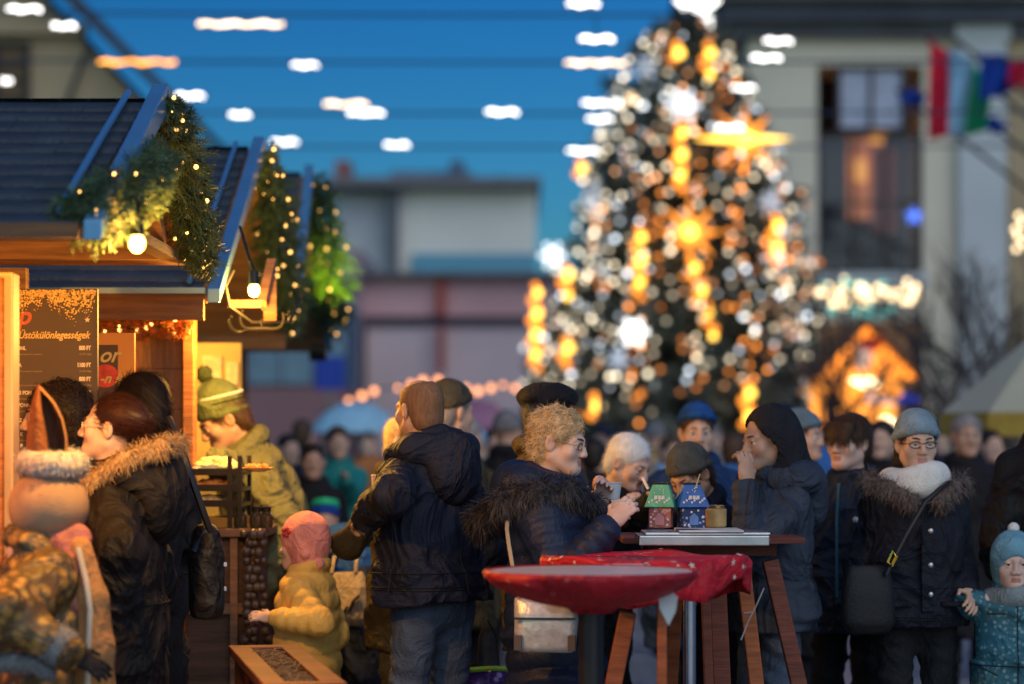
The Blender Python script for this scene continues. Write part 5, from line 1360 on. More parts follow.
# ---------------------------------------------------------------- the people
hb = lambda k, c, r=.55, v=.28: mat('hair '+k, c, r, 0, v, 110, spec=.35, stretch=(1,1,.14))
H_BLOND = mat('hair blond', (.62,.45,.24), .55, 0, .35, 45); H_DARK = hb('dark', (.022,.014,.010)); H_BROWN = hb('brown', (.075,.042,.022)); H_AUB = hb('auburn', (.05,.018,.014), .4)
H_GREY = hb('grey', (.30,.28,.27)); H_WHITE = hb('white', (.80,.80,.78), .6, .10); H_STUB = hb('stubble', (.20,.115,.065), .75, .18)
P_BLACK = cloth('black trousers', (.012,.013,.016)); P_JEAN = cloth('jeans', (.075,.105,.16), .85, .5, 160); P_OLIVE = cloth('olive trousers', (.10,.085,.04)); P_PURP = cloth('purple trousers', (.12,.06,.12))
N_NAVY = nylon('navy puffer', (.012,.022,.055), .40, crease=.25); N_BLACK = nylon('black parka', (.010,.009,.009), .6); N_NAVY2 = nylon('navy jacket', (.010,.014,.030), .6); N_BLUE = nylon('blue jacket', (.012,.04,.12), .55)
N_SLATE = nylon('slate coat', (.034,.047,.072), .6); N_PARKA = nylon('dark navy parka', (.009,.011,.019), .65); N_GREEN = nylon('olive green jacket', (.13,.14,.065), .65); N_YEL = nylon('mustard puffer', (.78,.50,.12), .55, crease=.28)
C_BROWN = nylon('brown jacket', (.06,.042,.028), .6); C_OLIVE = cloth('olive coat', (.055,.045,.02)); C_BLACK = cloth('black coat', (.012,.012,.015)); C_TEAL = nylon('teal jacket', (.02,.27,.25), .6)
FUR_TAN = mat('fur tan', (.42,.28,.14), .8, 0, .4, 60); FUR_NAVY = mat('fur navy', (.014,.018,.030), .6, 0, .6, 40, col2=(.05,.05,.055)); FUR_GREY = mat('fur grey brown', (.16,.12,.10), .8, 0, .5, 50); FUR_WHITE = mat('fur white', (.60,.56,.50), .85, 0, .2, 60)
WOOLW = mat('wool white', (.78,.78,.72), .9, 0, .08, 40, .6, 170)
GLD = mat('gold frame', (.5,.33,.15), .3, 1.0); GLW = mat('pale frame', (.7,.6,.5), .3); GLB = mat('black frame', (.01,.01,.01), .3)

# -- sharp group right of centre
def fx_curly(i):
    pass
person('woman with curly blond hair and glasses in navy puffer coat with fur hood', (560,442,8.2), 72, 0, hpitch=9, female=True, skin=SKP,
    hair=dict(style='curly', mat=H_BLOND, k=1.03, n=4200, len=.03, curl=.5, lift=.5, jit=1.0), glasses=GLD, brow=H_BROWN,
    coat=dict(mat=N_NAVY, quilt=(.085,.015,.32), bulk=.05, len=.42, hooddown=1.2, folds=.007), pants=P_BLACK,
    Rr=('px',606,530,7.98), L=('px',596,512,8.38), curl=.75, seed=3, elbow=dict(R=(-.25,.45,-.9), L=(.3,.5,-.9)),
    fur=dict(path=[(-.03,-.16,1.40),(-.12,-.09,1.45),(-.19,.02,1.45),(-.20,.14,1.41),(-.12,.25,1.35),(0,.29,1.32),(.12,.24,1.36),(.17,.10,1.44)], r=.046, mat=FUR_NAVY, n=5600, len=.065))
cup(622,519,8.02,'white paper cup in the near hand of the curly haired woman',cupw,.062,.036)
cup(612,499,8.36,'pale paper cup with napkin in the far hand of the curly haired woman',cupw,.055,.034)
b = MB(); g = random.Random(3)
for i in range(9): b.ball((g.gauss(0,.017),g.gauss(0,.014),g.gauss(.0,.024)), g.uniform(.018,.028), 8, 6)
tag(b.build('pastry', checker('pastry pink', (.60,.34,.28), (.75,.62,.56), 45, .7), None, True, loc=at(600,490,8.75)), 'pink and white pastry held up beside the white haired man', 'pastry')
person('man in a wide black beret and brown jacket behind the curly woman', (553,417,9.05), 115, 0, hair=dict(style='short', mat=hb('dark grey', (.10,.09,.08))), hat=dict(style='beret', mat=cloth('beret black', (.010,.010,.014))),
    coat=dict(mat=C_BROWN, len=.72, bulk=.03, quilt=(.16,.010,.3)), pants=P_BLACK, L='pocket', Rr='pocket', seed=6, width=1.08)
person('white haired man leaning forward with open mouth in dark coat', (630,463,9.4), 52, 0, lean=16, hpitch=24, skin=SKP, hair=dict(style='short', mat=H_WHITE, k=1.02, n=3000, len=.026, lift=.06, jit=.4, curl=.06), brow=H_GREY, mouth=1.0, nose=1.2,
    coat=dict(mat=C_BLACK, bulk=.02, len=.6, collar=True), pants=P_BLACK, Rr=('px',612,512,9.2), L=('px',655,500,9.1), curl=.8, seed=8)
b = MB(); b.tube([at(643,478,9.18), at(651,495,9.12), at(656,508,9.08)], [.006,.005,.005], 8); tag(b.build('spoon', mat('spoon white', (.75,.73,.7), .4), None, True), 'white plastic spoon at the white haired man\'s mouth', 'spoon')
person('man in grey knitted beanie bending over the table with lanterns', (690,476,9.15), -42, 0, lean=20, hpitch=30, hroll=-6, skin=SKT, hair=dict(style='short', mat=H_BROWN), hat=dict(style='beanie', mat=cloth('beanie grey', (.085,.095,.085), bscale=170, bump=.7), z=.022, tall=1.05), nose=1.25,
    coat=dict(mat=N_NAVY2, bulk=.03, len=.6), pants=P_BLACK, L='fold', Rr='fold', seed=9)
person('man in bright blue beanie and blue jacket facing the square', (697,433,10.7), 4, 1, skin=SK, hair=dict(style='short', mat=H_BROWN), hat=dict(style='beanie', mat=cloth('beanie blue', (.012,.075,.27)), z=.045, tall=1.06, band=[(.022,mat('label pale', (.2,.3,.5), .6),.004)]),
    coat=dict(mat=N_BLUE, bulk=.05, len=.6, quilt=(.11,.012,.2)), pants=P_BLACK, L='pocket', Rr='pocket', seed=10, width=1.12)
person('person in black hood and slate coat with a hand at the mouth', (766,440,8.9), -66, 0, hpitch=6, skin=SKT, hood=dict(mat=cloth('hood black', (.012,.013,.018)), k=.88),
    coat=dict(mat=N_SLATE, bulk=.04, len=.86, hooddown=1.15, quilt=(.12,.007,.4)), pants=P_JEAN, L=('px',747,489,8.72), Rr='pocket', elbow=dict(L=(.15,.25,-1)), curl=.9, seed=12)
person('person in blue grey beanie turned to the right behind the black hood', (803,437,11.0), 62, 1, hair=dict(style='short', mat=H_BROWN), hat=dict(style='beanie', mat=cloth('beanie blue grey', (.12,.19,.24)), z=.03),
    coat=dict(mat=C_BLACK, bulk=.03, len=.55), pants=P_BLACK, L='pocket', Rr='pocket', seed=13)
person('young man with brown fringe looking left in navy blue jacket', (848,443,9.6), -34, 0, hyaw=-8, skin=SKP, hair=dict(style='fringe', mat=H_BROWN, k=1.08, n=5200, len=.05, flow=(0,-.1,-1)), nose=.85,
    coat=dict(mat=nylon('deep blue jacket', (.007,.020,.045), .55), bulk=.03, len=.80), pants=P_BLACK, L='pocket', Rr='pocket', seed=14,
    extra=lambda i: [MB().tube([i['U']((.02,-.150,1.46)), i['U']((.02,-.172,1.3)), i['U']((.02,-.172,1.1)), i['U']((.02,-.170,.96))], .006, 6).build('zip', mat('zip cyan', (.02,.10,.16), .4), i['t'], True), MB().ball(i['U']((.10,-.150,1.30)), .013, 8, 6).build('badge', mat('badge pale', (.5,.6,.65), .5), i['t'], True)])
def fx_scarf(i):
    U = i['U']; t = i['t']; s = i['s']
    for z in (1.28,1.14,1.02): MB().ball(U((.012,-.186,z)), .011, 10, 6, (1,.5,1)).build('snap_button', mat('snap metal', (.5,.5,.5), .3, .9), t, True)
    b = MB(); b.box(U((.0,-.180,1.13)), (.045,.008,.36*s)); b.build('placket', N_PARKA, t, bev=.003)
    for q in (-1,1): b = MB(); b.box(U((q*.13,-.178,.98)), (.13,.02,.02), rz(q*-.25)); b.build('pocket_flap', N_PARKA, t, bev=.005)
person('woman in pale blue beanie, glasses and thick white scarf in a dark parka', (917,444,9.0), 6, 0, female=True, skin=SK, hair=dict(style='bob', mat=H_DARK), hat=dict(style='beanie', mat=cloth('beanie pale blue', (.24,.34,.40), bscale=170, bump=.7), z=.018, tall=1.04),
    glasses=GLB, scarf=dict(mat=WOOLW, k=1.12, loops=2), coat=dict(mat=N_PARKA, bulk=.04, len=.88, flare=.02), pants=P_BLACK, L=('px',968,590,8.95), Rr='pocket', curl=.45, seed=16, brow=H_DARK,
    fur=dict(path=[(-.06,-.15,1.40),(-.14,-.08,1.45),(-.20,.0,1.47),(-.17,.12,1.47),(0,.19,1.46),(.17,.12,1.47),(.20,.0,1.47),(.14,-.08,1.45),(.06,-.15,1.40)], r=.04, mat=FUR_GREY, n=3600, len=.05), extra=fx_scarf)
o = empty('handbag', at(868,598,8.70), R(8), 'black slouchy crossbody bag on the hip of the woman in the white scarf', 'bag')
v = SDF(); v.loft([(-.13,.075,.035,0),(-.09,.10,.05,0),(.02,.09,.042,0),(.09,.075,.03,0),(.115,.06,.018,0)], k=.02, p=2.8); v.ripple(.009, 24, 4); a, c = v.mesh(.012); mesh_np('body', a, c, mat('leather matt black', (.006,.006,.007), .6, bump=.2, bscale=80), o)
b = MB(); pa = at(868,598,8.70); rel = lambda px, py, Y: tuple(rz(R(-8))@V3(at(px,py,Y)-pa))
b.tube([rel(941,488,8.78), rel(925,502,8.70), rel(906,535,8.69), rel(893,560,8.66), rel(886,575,8.66)], .009, 6); b.tube([rel(941,488,8.78), rel(948,482,8.95), rel(940,490,9.2)], .009, 6); b.build('strap', mat('leather black', (.015,.014,.013), .45), o, True)
b = MB(); b.tube([rel(888,562,8.65), rel(893,551,8.65), rel(897,556,8.645), rel(892,566,8.645)], .006, 6, closed=True); b.build('buckle', mat('gold metal', (.75,.5,.08), .25, 1.0), o, True)
person('grey haired man in black coat standing behind the white scarf woman', (967,436,12.6), 4, 1, hair=dict(style='short', mat=H_GREY), skin=SKT, coat=dict(mat=C_BLACK, bulk=.03, len=.5), pants=P_BLACK, seed=17, L='pocket', Rr='pocket')
person('person in long black coat cut off by the right edge behind the child', (1050,405,9.5), 175, 1, hair=dict(style='short', mat=H_DARK), coat=dict(mat=N_BLACK, bulk=.045, len=.45), pants=P_BLACK, seed=18, L='pocket', Rr='hang')
person('small child in pale blue hat and teal patterned coat at the right edge', (1014,563,8.9), -6, 0, hs=1.40, skin=SKP, nose=.6, hat=dict(style='kidhood', mat=cloth('hat blue', (.16,.36,.46), bscale=170, bump=.6)), scarf=dict(mat=cloth('scarf grey blue', (.20,.26,.27)), k=1.0, loops=1),
    coat=dict(mat=checker('coat teal print', (.03,.13,.17), (.16,.30,.33), 48, .7), bulk=.07, len=.66, flare=.05), pants=P_PURP, Rr=('px',978,600,8.9), L='hang', seed=19, brow=H_BROWN,
    extra=lambda i: MB().ball(i['P']((0,.02,.145)), .022, 10, 7).build('pompom', WOOLW, i['t'], True))

# -- bald man and those round him
person('bald man seen from behind in navy jacket and blue jeans', (418,410,8.6), 226, 0, hyaw=-6, lean=5, hs=.93, hair=dict(style='balding', mat=H_STUB, k=.975, n=2600, len=.010), skin=SKT, coat=dict(mat=N_NAVY2, bulk=.045, len=.95, hooddown=.95, folds=.011), pants=P_JEAN, L=('px',368,513,8.40), Rr='pocket', curl=.9, elbow=dict(L=(1,.5,-.6)), seed=21, stance=.12, width=1.0)
person('person in olive trousers half hidden left of the bald man', (409,442,9.3), 60, 1, hs=.92, skin=SKP, hair=dict(style='balding', mat=H_BLOND), coat=dict(mat=C_OLIVE, bulk=.02, len=.75), width=.9, pants=P_OLIVE, Rr=('px',383,495,8.98), L='pocket', elbow=dict(R=(-.3,.5,-.8)), curl=.9, seed=22)
cup(380,508,8.86,'tall white cup lit by the stall left of the bald man',mat('cup warm', (.75,.62,.45), .5),.12,.032)
person('man in dark cap and olive coat just right of the bald man', (452,412,10.3), 130, 1, hair=dict(style='short', mat=H_GREY), hat=dict(style='beanie', mat=cloth('cap olive', (.05,.05,.035)), z=.03), coat=dict(mat=C_OLIVE, bulk=.05, len=.7), pants=P_BLACK, seed=23, L='pocket', Rr='pocket')

# -- by the stalls
def fx_hood(i): pass
person('woman with glasses and tied back auburn hair in long black parka with tan fur', (110,428,7.62), -96, 0, female=True, hs=.94, hpitch=-7, skin=SKP, hair=dict(style='bun', mat=H_AUB, k=.955, n=5600, len=.07, flow=(0,1,.05), jit=.12, lift=.05), glasses=GLW, brow=H_BROWN, nose=1.15,
    coat=dict(mat=N_BLACK, bulk=.05, len=.20, hooddown=1.22, folds=.009, flare=.04), pants=P_BLACK, L=('px',108,630,7.30), Rr='pocket', elbow=dict(L=(.7,.4,-.3)), seed=25,
    fur=dict(path=[(0,-.185,1.34),(.12,-.14,1.39),(.185,-.04,1.455),(.185,.08,1.53),(.12,.19,1.575),(-.02,.21,1.58),(-.12,.15,1.56),(-.15,.0,1.49),(-.11,-.12,1.42)], r=.030, mat=FUR_TAN, n=6000, len=.036, closed=True))
person('man with short dark grey hair behind the woman in glasses', (138,408,8.3), -125, 0, hair=dict(style='short', mat=H_DARK, n=5200, len=.045, flow=(0,.8,-.5)), coat=dict(mat=C_BLACK, len=.6), pants=P_BLACK, seed=26, L='pocket', Rr='pocket')
person('man with dark curly hair facing the menu board', (54,418,8.0), -86, 0, skin=SKT, hair=dict(style='curly', mat=H_DARK, k=1.05, n=3800, len=.035, curl=.4, lift=.4), nose=1.3, coat=dict(mat=C_BLACK, len=.6, bulk=.02), pants=P_BLACK, seed=27, L='pocket', Rr='pocket')
def fx_costume(i):
    t, P, U, s, Rh = i['t'], i['P'], i['U'], i['s'], i['Rh']
    Q = lambda px, py, Y: i['loc'](at(px,py,Y))
    tan = mat('hat tan', (.33,.21,.12), .85, bump=.2, bscale=160)
    v = SDF(); v.ell(Q(49,506,7.0), (.116,.116,.112), k=.02); v.ripple(.003, 28, 4); v.rc(Q(30,486,6.9), Q(52,480,6.88), .004, k=.01)
    a, f = v.mesh(.009); h = mesh_np('hat', a, f, tan, t)
    v = SDF()
    for k in range(18):
        p = lambda a: Q(52,463,7.0)+V3((.068*math.cos(a), .068*math.sin(a), .008*math.cos(a)))
        v.rc(p(2*PI*k/18), p(2*PI*(k+1)/18), .032, k=.02)
    v.ripple(.004, 60, 2); a, f = v.mesh(.009); vs, fs = strands(a, normals(a,f), 3600, .013, .0016, (0,0,-1), .7, .2, 1, jit=1.0)
    mesh_np('fur_band', np.concatenate([a,vs]), np.concatenate([f,fs+len(a)]), mat('fur pale grey', (.40,.38,.36), .85, 0, .2, 60), h)
    # tall leaf shaped flap, hollow towards the camera
    out = [(46,462),(42,440),(39,420),(37,402),(39,388),(46,394),(55,405),(62,420),(66,438),(66,460)]
    cxm = 48; rows = 14; cols = 9; V_ = []
    for r in range(rows+1):
        f = r/rows; py = 463-76*f
        xl = np.interp(-py, [-q[1] for q in out[:5]], [q[0] for q in out[:5]]); xr = np.interp(-py, [-q[1] for q in out[:3:-1]], [q[0] for q in out[:3:-1]])
        for c in range(cols+1): u = c/cols; V_.append(Q(xl+(xr-xl)*u, py, 6.97+.05*(1-(2*u-1)**2)*(1-f*.6)))
    F_ = np.array([(r*(cols+1)+c, r*(cols+1)+c+1, (r+1)*(cols+1)+c+1, (r+1)*(cols+1)+c) for r in range(rows) for c in range(cols)])
    m = mesh_np('hat_flap', V_, F_, cloth('flap brown', (.085,.04,.02), col2=(.05,.025,.015)), h); so = m.modifiers.new('t','SOLIDIFY'); so.thickness = .006
    lf = []
    for r in range(rows+1):
        f = r/rows; py = 462-77*f; xl = np.interp(f, [0,.4,.75,1], [26,27,31,37]); xr = np.interp(f, [0,.4,.75,1], [50,46,41,40])
        for c in range(cols+1): u = c/cols; lf.append(Q(xl+(xr-xl)*u, py, 6.955-.03*math.sin(u*PI)))
    m2 = mesh_np('hat_flap', lf, F_, cloth('flap russet', (.20,.075,.03), col2=(.14,.05,.02)), h); m2.modifiers.new('t','SOLIDIFY').thickness = .005
    MB().tube([V_[r*(cols+1)] for r in range(rows+1)]+[V_[r*(cols+1)+cols] for r in range(rows,-1,-1)], .0035, 6).build('flap_edge', mat('flap tan', (.30,.15,.06), .8), h, True)
    for side in ('R',):
        S, E, W, vis = i['arms'][side]; d = nrm(W-E); v = SDF(); v.rc(W-d*.075, W-d*.015, .055, .058, k=.01); v.ripple(.003, 50, 3); a, f = v.mesh(.011)
        vs, fs = strands(a, normals(a,f), 3000, .009, .0016, (0,0,-1), .7, .2, 1, jit=1.0)
        mesh_np('cuff', np.concatenate([a,vs]), np.concatenate([f,fs+len(a)]), mat('fur blue grey', (.17,.19,.20), .85, 0, .25, 60), t)
    fur_trim(t, [Q(px,py,6.72) for px,py in ((-30,668),(-8,664),(14,662),(34,664),(48,672))], .026, mat('fur blue grey', (.17,.19,.20), .85, 0, .25, 60), 2600, .012, 5, name='fur_belt')
    v = SDF()
    for a0, a1 in (((62,545,6.93),(72,575,6.92)),((72,575,6.92),(78,606,6.9)),((78,540,6.95),(74,570,6.9)),((55,540,6.95),(76,536,6.96))): v.rc(Q(*a0), Q(*a1), .036, k=.02)
    v.ripple(.005, 40, 6); a, f = v.mesh(.010); mesh_np('scarf', a, f, cloth('scarf rose', (.34,.13,.11)), t)
    v = SDF()
    for a0, a1, r0, r1 in (((80,548,6.92),(92,600,6.90),.030,.046),((92,600,6.90),(95,650,6.9),.046,.058),((95,650,6.9),(95,760,6.92),.058,.075)): v.rc(Q(*a0), Q(*a1), r0, r1, k=.02)
    v.ripple(.006, 24, 7); a, f = v.mesh(.011); mesh_np('robe_front', a, f, cloth('robe tan', (.40,.22,.08), col2=(.30,.15,.06)), t)
    MB().tube([Q(*q) for q in ((78,548,6.88),(86,580,6.85),(90,610,6.84),(88,650,6.84),(87,760,6.86))], .009, 8).build('edging', mat('edging pale', (.45,.44,.36), .7), t, True)
brocade = checker('brocade', (.085,.055,.02), (.34,.20,.05), 24, .5, lo=.2, hi=.5)
person('costumed figure with round tan cap, tall pointed flap and gold brocade robe', (49,507,7.0), 118, 1, hpitch=18, hair=dict(style='short', mat=H_BROWN), coat=dict(mat=brocade, bulk=.05, len=.12, sleeve=.022, folds=.012, flare=.08), pants=P_BLACK, Rr=('px',66,650,6.72), L='pocket', seed=29, elbow=dict(R=(-.3,.9,-.2)), extra=fx_costume, glove=C_BLACK)
person('vendor in green pompom hat and olive green jacket bending to the food rack', (222,420,9.95), -72, 0, lean=22, hpitch=30, width=1.05, skin=SKT, hair=dict(style='short', mat=H_BROWN), coat=dict(mat=N_GREEN, bulk=.06, len=.55, quilt=(.13,.010,.35), sq=(4.5,.012,.25,1)), pants=P_BLACK, L=('px',262,585,9.55), Rr=('px',214,462,9.5), elbow=dict(L=(.5,.9,-.2)), seed=30,
    hat=dict(style='pompom', mat=cloth('hat green', (.15,.20,.075), bscale=170, bump=.7), z=.012, tall=1.3, brim=.009, pr=.030, pm=mat('pompom green', (.10,.14,.05), .9), band=[(.066,WOOLW,.006),(.040,cloth('dark knit', (.02,.03,.015)),.004)]))
o = empty('shoulder_bag', at(206,570,7.95), R(20), 'black shoulder bag behind the woman in the long black parka', 'bag')
v = SDF(); v.loft([(-.16,.05,.075,0),(-.12,.058,.095,0),(.05,.055,.09,.0),(.13,.04,.065,0),(.15,.025,.04,0)], k=.02); v.ripple(.005, 28, 4); a, c = v.mesh(.011); mesh_np('body', a, c, nylon('bag black', (.02,.018,.017), .5), o)
b = MB(); b.tube([(-.0,-.06,.13),(-.05,-.09,.25),(-.10,-.05,.42),(-.12,.02,.5)], .012, 6); b.build('strap', blk, o, True)
b = MB(); b.box((.05,-.03,.02), (.012,.06,.012)); b.box((.05,-.03,-.06), (.012,.05,.012)); b.build('buckle', mat('snap metal', (.5,.5,.5), .3, .9), o)
b = MB(); b.tube([at(196,552,7.9), at(203,540,7.9), at(208,528,7.9)], [.018,.018,.015], 10); tag(b.build('umbrella', mat('umbrella navy', (.02,.035,.07), .6), None, True), 'folded navy umbrella sticking up from the black shoulder bag', 'umbrella')
# child in yellow
def fx_yellow(i):
    P, t = i['P'], i['t']
    for c in ((.075,.05,-.045),(.045,.10,-.085)): MB().ball(P(c), .022, 10, 7).build('bobble', cloth('hat pink', (.78,.30,.25)), t, True)
    b = MB()
    for k in range(5): b.ball(P((.093, -.035+.014*math.cos(k*1.257), .050+.014*math.sin(k*1.257))), .009, 8, 6)
    b.build('flower', mat('flower red', (.5,.05,.05), .7), t, True)
person('small child in coral pink hat and mustard yellow puffer jacket', (303,543,9.0), -112, 0, hs=1.27, skin=SKP, nose=.6, hat=dict(style='kidhood', mat=cloth('hat pink', (.78,.30,.25), bscale=170, bump=.6)),
    coat=dict(mat=N_YEL, bulk=.045, len=.62, quilt=(.115,.018,.10), folds=.0, sq=(4.0,.012,.04)), pants=P_BLACK, L=('px',276,618,8.82), Rr='pocket', seed=33, extra=fx_yellow)
# stroller with bag
xs_, ys_ = X(352,10.3), 10.3
o = empty('stroller', (xs_,ys_,0), R(25), 'black framed stroller with blue hood beside the yellow child', 'stroller')
b = MB(); b.tube([(-.22,-.40,1.02),(-.22,-.46,1.06),(.22,-.46,1.06),(.22,-.40,1.02)], .016, 8); b.build('handle', blk, o, True)
b = MB()
for q in (-.22,.22): b.tube([(q,-.40,1.02),(q,-.05,.55),(q,.42,.12)], .012, 8); b.tube([(q,-.38,.12),(q,-.05,.55)], .012, 8); b.tube([(q,.0,.6),(q,.30,.62)], .012, 8)
b.tube([(-.22,-.38,.12),(.22,-.38,.12)], .01, 8); b.build('frame', mat('frame steel', (.06,.06,.065), .35, .6), o, True)
v = SDF(); v.rc((0,-.08,.52), (0,.30,.48), .15, .14, k=.05); v.rc((0,-.12,.55), (0,-.16,.85), .16, .14, k=.05); v.rc((0,.1,.72), (0,.25,.62), .2, .2, .05, True); a, c = v.mesh(.02); mesh_np('seat', a, c, nylon('stroller dark', (.02,.03,.06), .6), o)
v = SDF(); v.ell((0,.02,.93), (.21,.27,.20), k=.03); v.ell((0,.16,.86), (.19,.27,.18), k=.01, sub=True); v.cut((0,0,-1), (0,0,.84)); a, c = v.mesh(.016); mesh_np('hood', a, c, nylon('stroller blue', (.015,.09,.35), .55), o)
for sx in (-.25,.25):
    for sy in (-.38,.42):
        b = MB(); b.tube([(sx+(.0),sy+.11*math.cos(a),.12+.11*math.sin(a)) for a in np.linspace(0,2*PI,25)[:-1]], .018, 8, closed=True); w = b.build('wheel', blk, o, True)
        b = MB(); b.beam((sx-.008,sy,.025),(sx-.008,sy,.215),.01,.01); b.beam((sx+.004,sy-.095,.12),(sx+.004,sy+.095,.12),.01,.01); b.build('spoke', mat('galvanised', (.3,.3,.31), .4, .8), w)
o = empty('tote_bag', at(345,598,9.75), R(-12), 'beige cloth tote bag hanging on the stroller', 'bag')
v = SDF(); v.loft([(-.11,.085,.05,0),(-.08,.105,.062,0),(.0,.10,.055,0),(.07,.085,.035,0),(.105,.07,.02,0)], k=.02); v.ripple(.008, 26, 2); a, c = v.mesh(.011); mesh_np('body', a, c, cloth('canvas beige', (.46,.38,.24)), o)
b = MB(); b.tube([(-.05,-.02,.10),(-.045,0,.16),(-.02,.03,.20),(.03,.03,.20),(.05,0,.16),(.05,-.02,.10)], .008, 6); b.build('strap', cloth('canvas beige', (.46,.38,.24)), o, True)
b = MB(); b.tube([(.035,-.062,-.05),(.05,-.062,-.01),(.075,-.055,.015)], .006, 6); b.tube([(.01,-.066,-.055),(.03,-.066,-.03)], .005, 6); b.build('print', mat('ink', (.02,.02,.02), .7), o)
# handbag of the curly woman
o = empty('handbag', at(546,625,7.86), R(-6), 'pale gold structured handbag at the curly woman\'s hip', 'bag')
gb = mat('bag pale gold', (.62,.62,.60), .32, .35, .2, 30, .25, 60); b = MB()
v = SDF(); v.loft([(-.088,.085,.030,0),(-.075,.098,.042,0),(-.02,.104,.046,0),(.04,.102,.040,0),(.078,.095,.024,0),(.088,.088,.014,0)], k=.02, p=3.2); v.ripple(.004, 30, 6); v.crease(.005, 30, (1,0,1), 3); a, c = v.mesh(.008); mesh_np('body', a, c, gb, o); b.add([(-.095,-.035,-.085),(.095,-.035,-.085),(.095,.035,-.085),(-.095,.035,-.085),(-.105,-.04,.03),(.105,-.04,.03),(.105,.04,.03),(-.105,.04,.03),(-.10,-.02,.085),(.10,-.02,.085),(.10,.02,.085),(-.10,.02,.085)],
      [(0,3,2,1),(0,1,5,4),(1,2,6,5),(2,3,7,6),(3,0,4,7),(4,5,9,8),(5,6,10,9),(6,7,11,10),(7,4,8,11),(8,9,10,11)])
b = MB(); b.bb(-.100,.100,-.0495,-.0425,.020,.027); b.build('zip', mat('zip dark', (.06,.055,.05), .4, .5), o)
b = MB(); b.bb(-.10,-.075,-.050,-.030,-.08,-.03); b.build('corner_patch', mat('bag brown', (.12,.09,.07), .5), o, bev=.002); b = MB(); b.bb(.075,.10,-.050,-.030,-.08,-.03); b.build('corner_patch', mat('bag brown', (.12,.09,.07), .5), o, bev=.002)
pa = at(546,625,7.86); rel2 = lambda px, py, Y: tuple(rz(R(6))@V3(at(px,py,Y)-pa))
b = MB(); b.tube([rel2(520,600,7.86), rel2(514,575,7.86), rel2(509,545,7.90), rel2(507,530,7.98), rel2(508,515,8.12)], .007, 6); b.build('strap', mat('strap cream', (.45,.36,.22), .6), o, True)
o = empty('shopping_bag', at(488,690,8.9), R(10), 'purple printed shopping bag with green edge at the bottom of the picture', 'bag')
v = SDF(); v.loft([(-.20,.10,.06,0),(-.1,.11,.07,0),(.04,.10,.05,0),(.075,.09,.025,0)], k=.02); v.ripple(.008, 28, 2); a, c = v.mesh(.012); mesh_np('body', a, c, checker('bag purple', (.06,.02,.16), (.35,.25,.6), 30, .35), o)
b = MB(); b.tube([(-.09,-.02,.075),(0,-.035,.083),(.08,-.02,.078)], .010, 6); b.build('edge', mat('edge green', (.25,.5,.05), .5), o, True)
b = MB(); b.tube([(-.04,-.02,.075),(-.03,0,.2),(0,.02,.26),(.03,0,.2),(.04,-.02,.075)], .005, 6); b.build('handle', blk, o, True)

# -- crowd out of focus
def far(label, hp, yaw, coat, hair=None, hat=None, **k):
    kw = dict(pants=P_BLACK, L='pocket', Rr='pocket', seed=abs(hash(label)) % 97 if False else int(hp[0]) % 97)
    kw.update(k)
    person(label, hp, yaw, 2, coat=coat if isinstance(coat, dict) else dict(mat=coat, bulk=.035, len=.6), hair=hair and dict(style='short', mat=hair), hat=hat, **kw)
CB = {k: cloth('far '+k, c) for k, c in dict(navy=(.014,.018,.04), black=(.012,.012,.014), blue=(.04,.15,.40), teal=(.02,.27,.25), red=(.60,.03,.07), tan=(.45,.29,.14), grey=(.20,.20,.21), pink=(.45,.12,.22), brown=(.16,.09,.05), sky=(.28,.46,.62), green=(.07,.24,.15), purple=(.24,.10,.27), orange=(.45,.16,.05)).items()}
bn = lambda c, st='beanie': dict(style=st, mat=CB[c])
far('dark haired man in black jacket out of focus right of the vendor', (313,462,13.5), 6, CB['black'], H_DARK, skin=SKT)
far('man in turquoise jacket behind the man in black jacket', (338,443,15.5), 12, C_TEAL, H_BROWN, L=('px',346,478,15.1), curl=.6)
far('brown haired person in navy turned away behind the vendor', (303,435,17.5), 170, CB['navy'], H_BROWN)
far('dark clothed person between vendor and man in black', (289,450,16.0), 30, CB['navy'], H_DARK)
far('child in blue hat with bright green stripe', (325,520,12.6), 0, CB['blue'], None, dict(style='beanie', mat=cloth('hat royal', (.01,.06,.35)), z=.02, band=[(.085,mat('stripe green', (.03,.60,.30), .6),.016),(.062,mat('stripe green', (.03,.60,.30), .6),.014)]), hs=1.2)
far('person in sky blue hood behind the bald man', (478,447,17.0), 160, CB['sky'], None, bn('sky'))
far('woman in orange scarf far behind the bald man', (500,452,19.0), 10, CB['brown'], H_BROWN, scarf=dict(mat=CB['orange'], k=1, loops=1))
far('person in olive coat with pale hair right of the capped man', (468,438,12.5), 150, C_OLIVE, H_GREY)
far('person in dark coat with grey fur hat behind the beret', (508,432,14.5), 165, CB['black'], None, bn('grey'))
far('child in crimson red hooded jacket behind the curly woman', (589,462,15.5), 175, CB['red'], None, bn('red'), hs=1.15)
far('person in dark navy cap behind the white haired man', (605,440,18.0), 20, CB['navy'], None, bn('navy','cap'))
far('dark haired person close behind the white haired man', (596,457,14.0), 150, CB['black'], H_DARK)
far('man in grey cap and tan coat seen from behind far off', (655,437,20.0), 178, CB['tan'], None, bn('grey'))
far('person in pale blue jacket left of the blue beanie', (671,452,16.5), 30, CB['sky'], H_BROWN)
far('brown haired person in blue jacket right of the blue beanie', (734,452,14.0), 165, CB['blue'], H_BROWN)
far('person in dark blue coat with navy hood above the slate coat', (783,428,13.0), 150, CB['navy'], None, bn('navy'))
far('dark haired person between the young man and the scarf woman', (881,440,13.5), -20, CB['black'], H_DARK)
far('person in brown coat right behind the scarf woman', (893,452,17.0), 20, CB['brown'], H_BROWN)
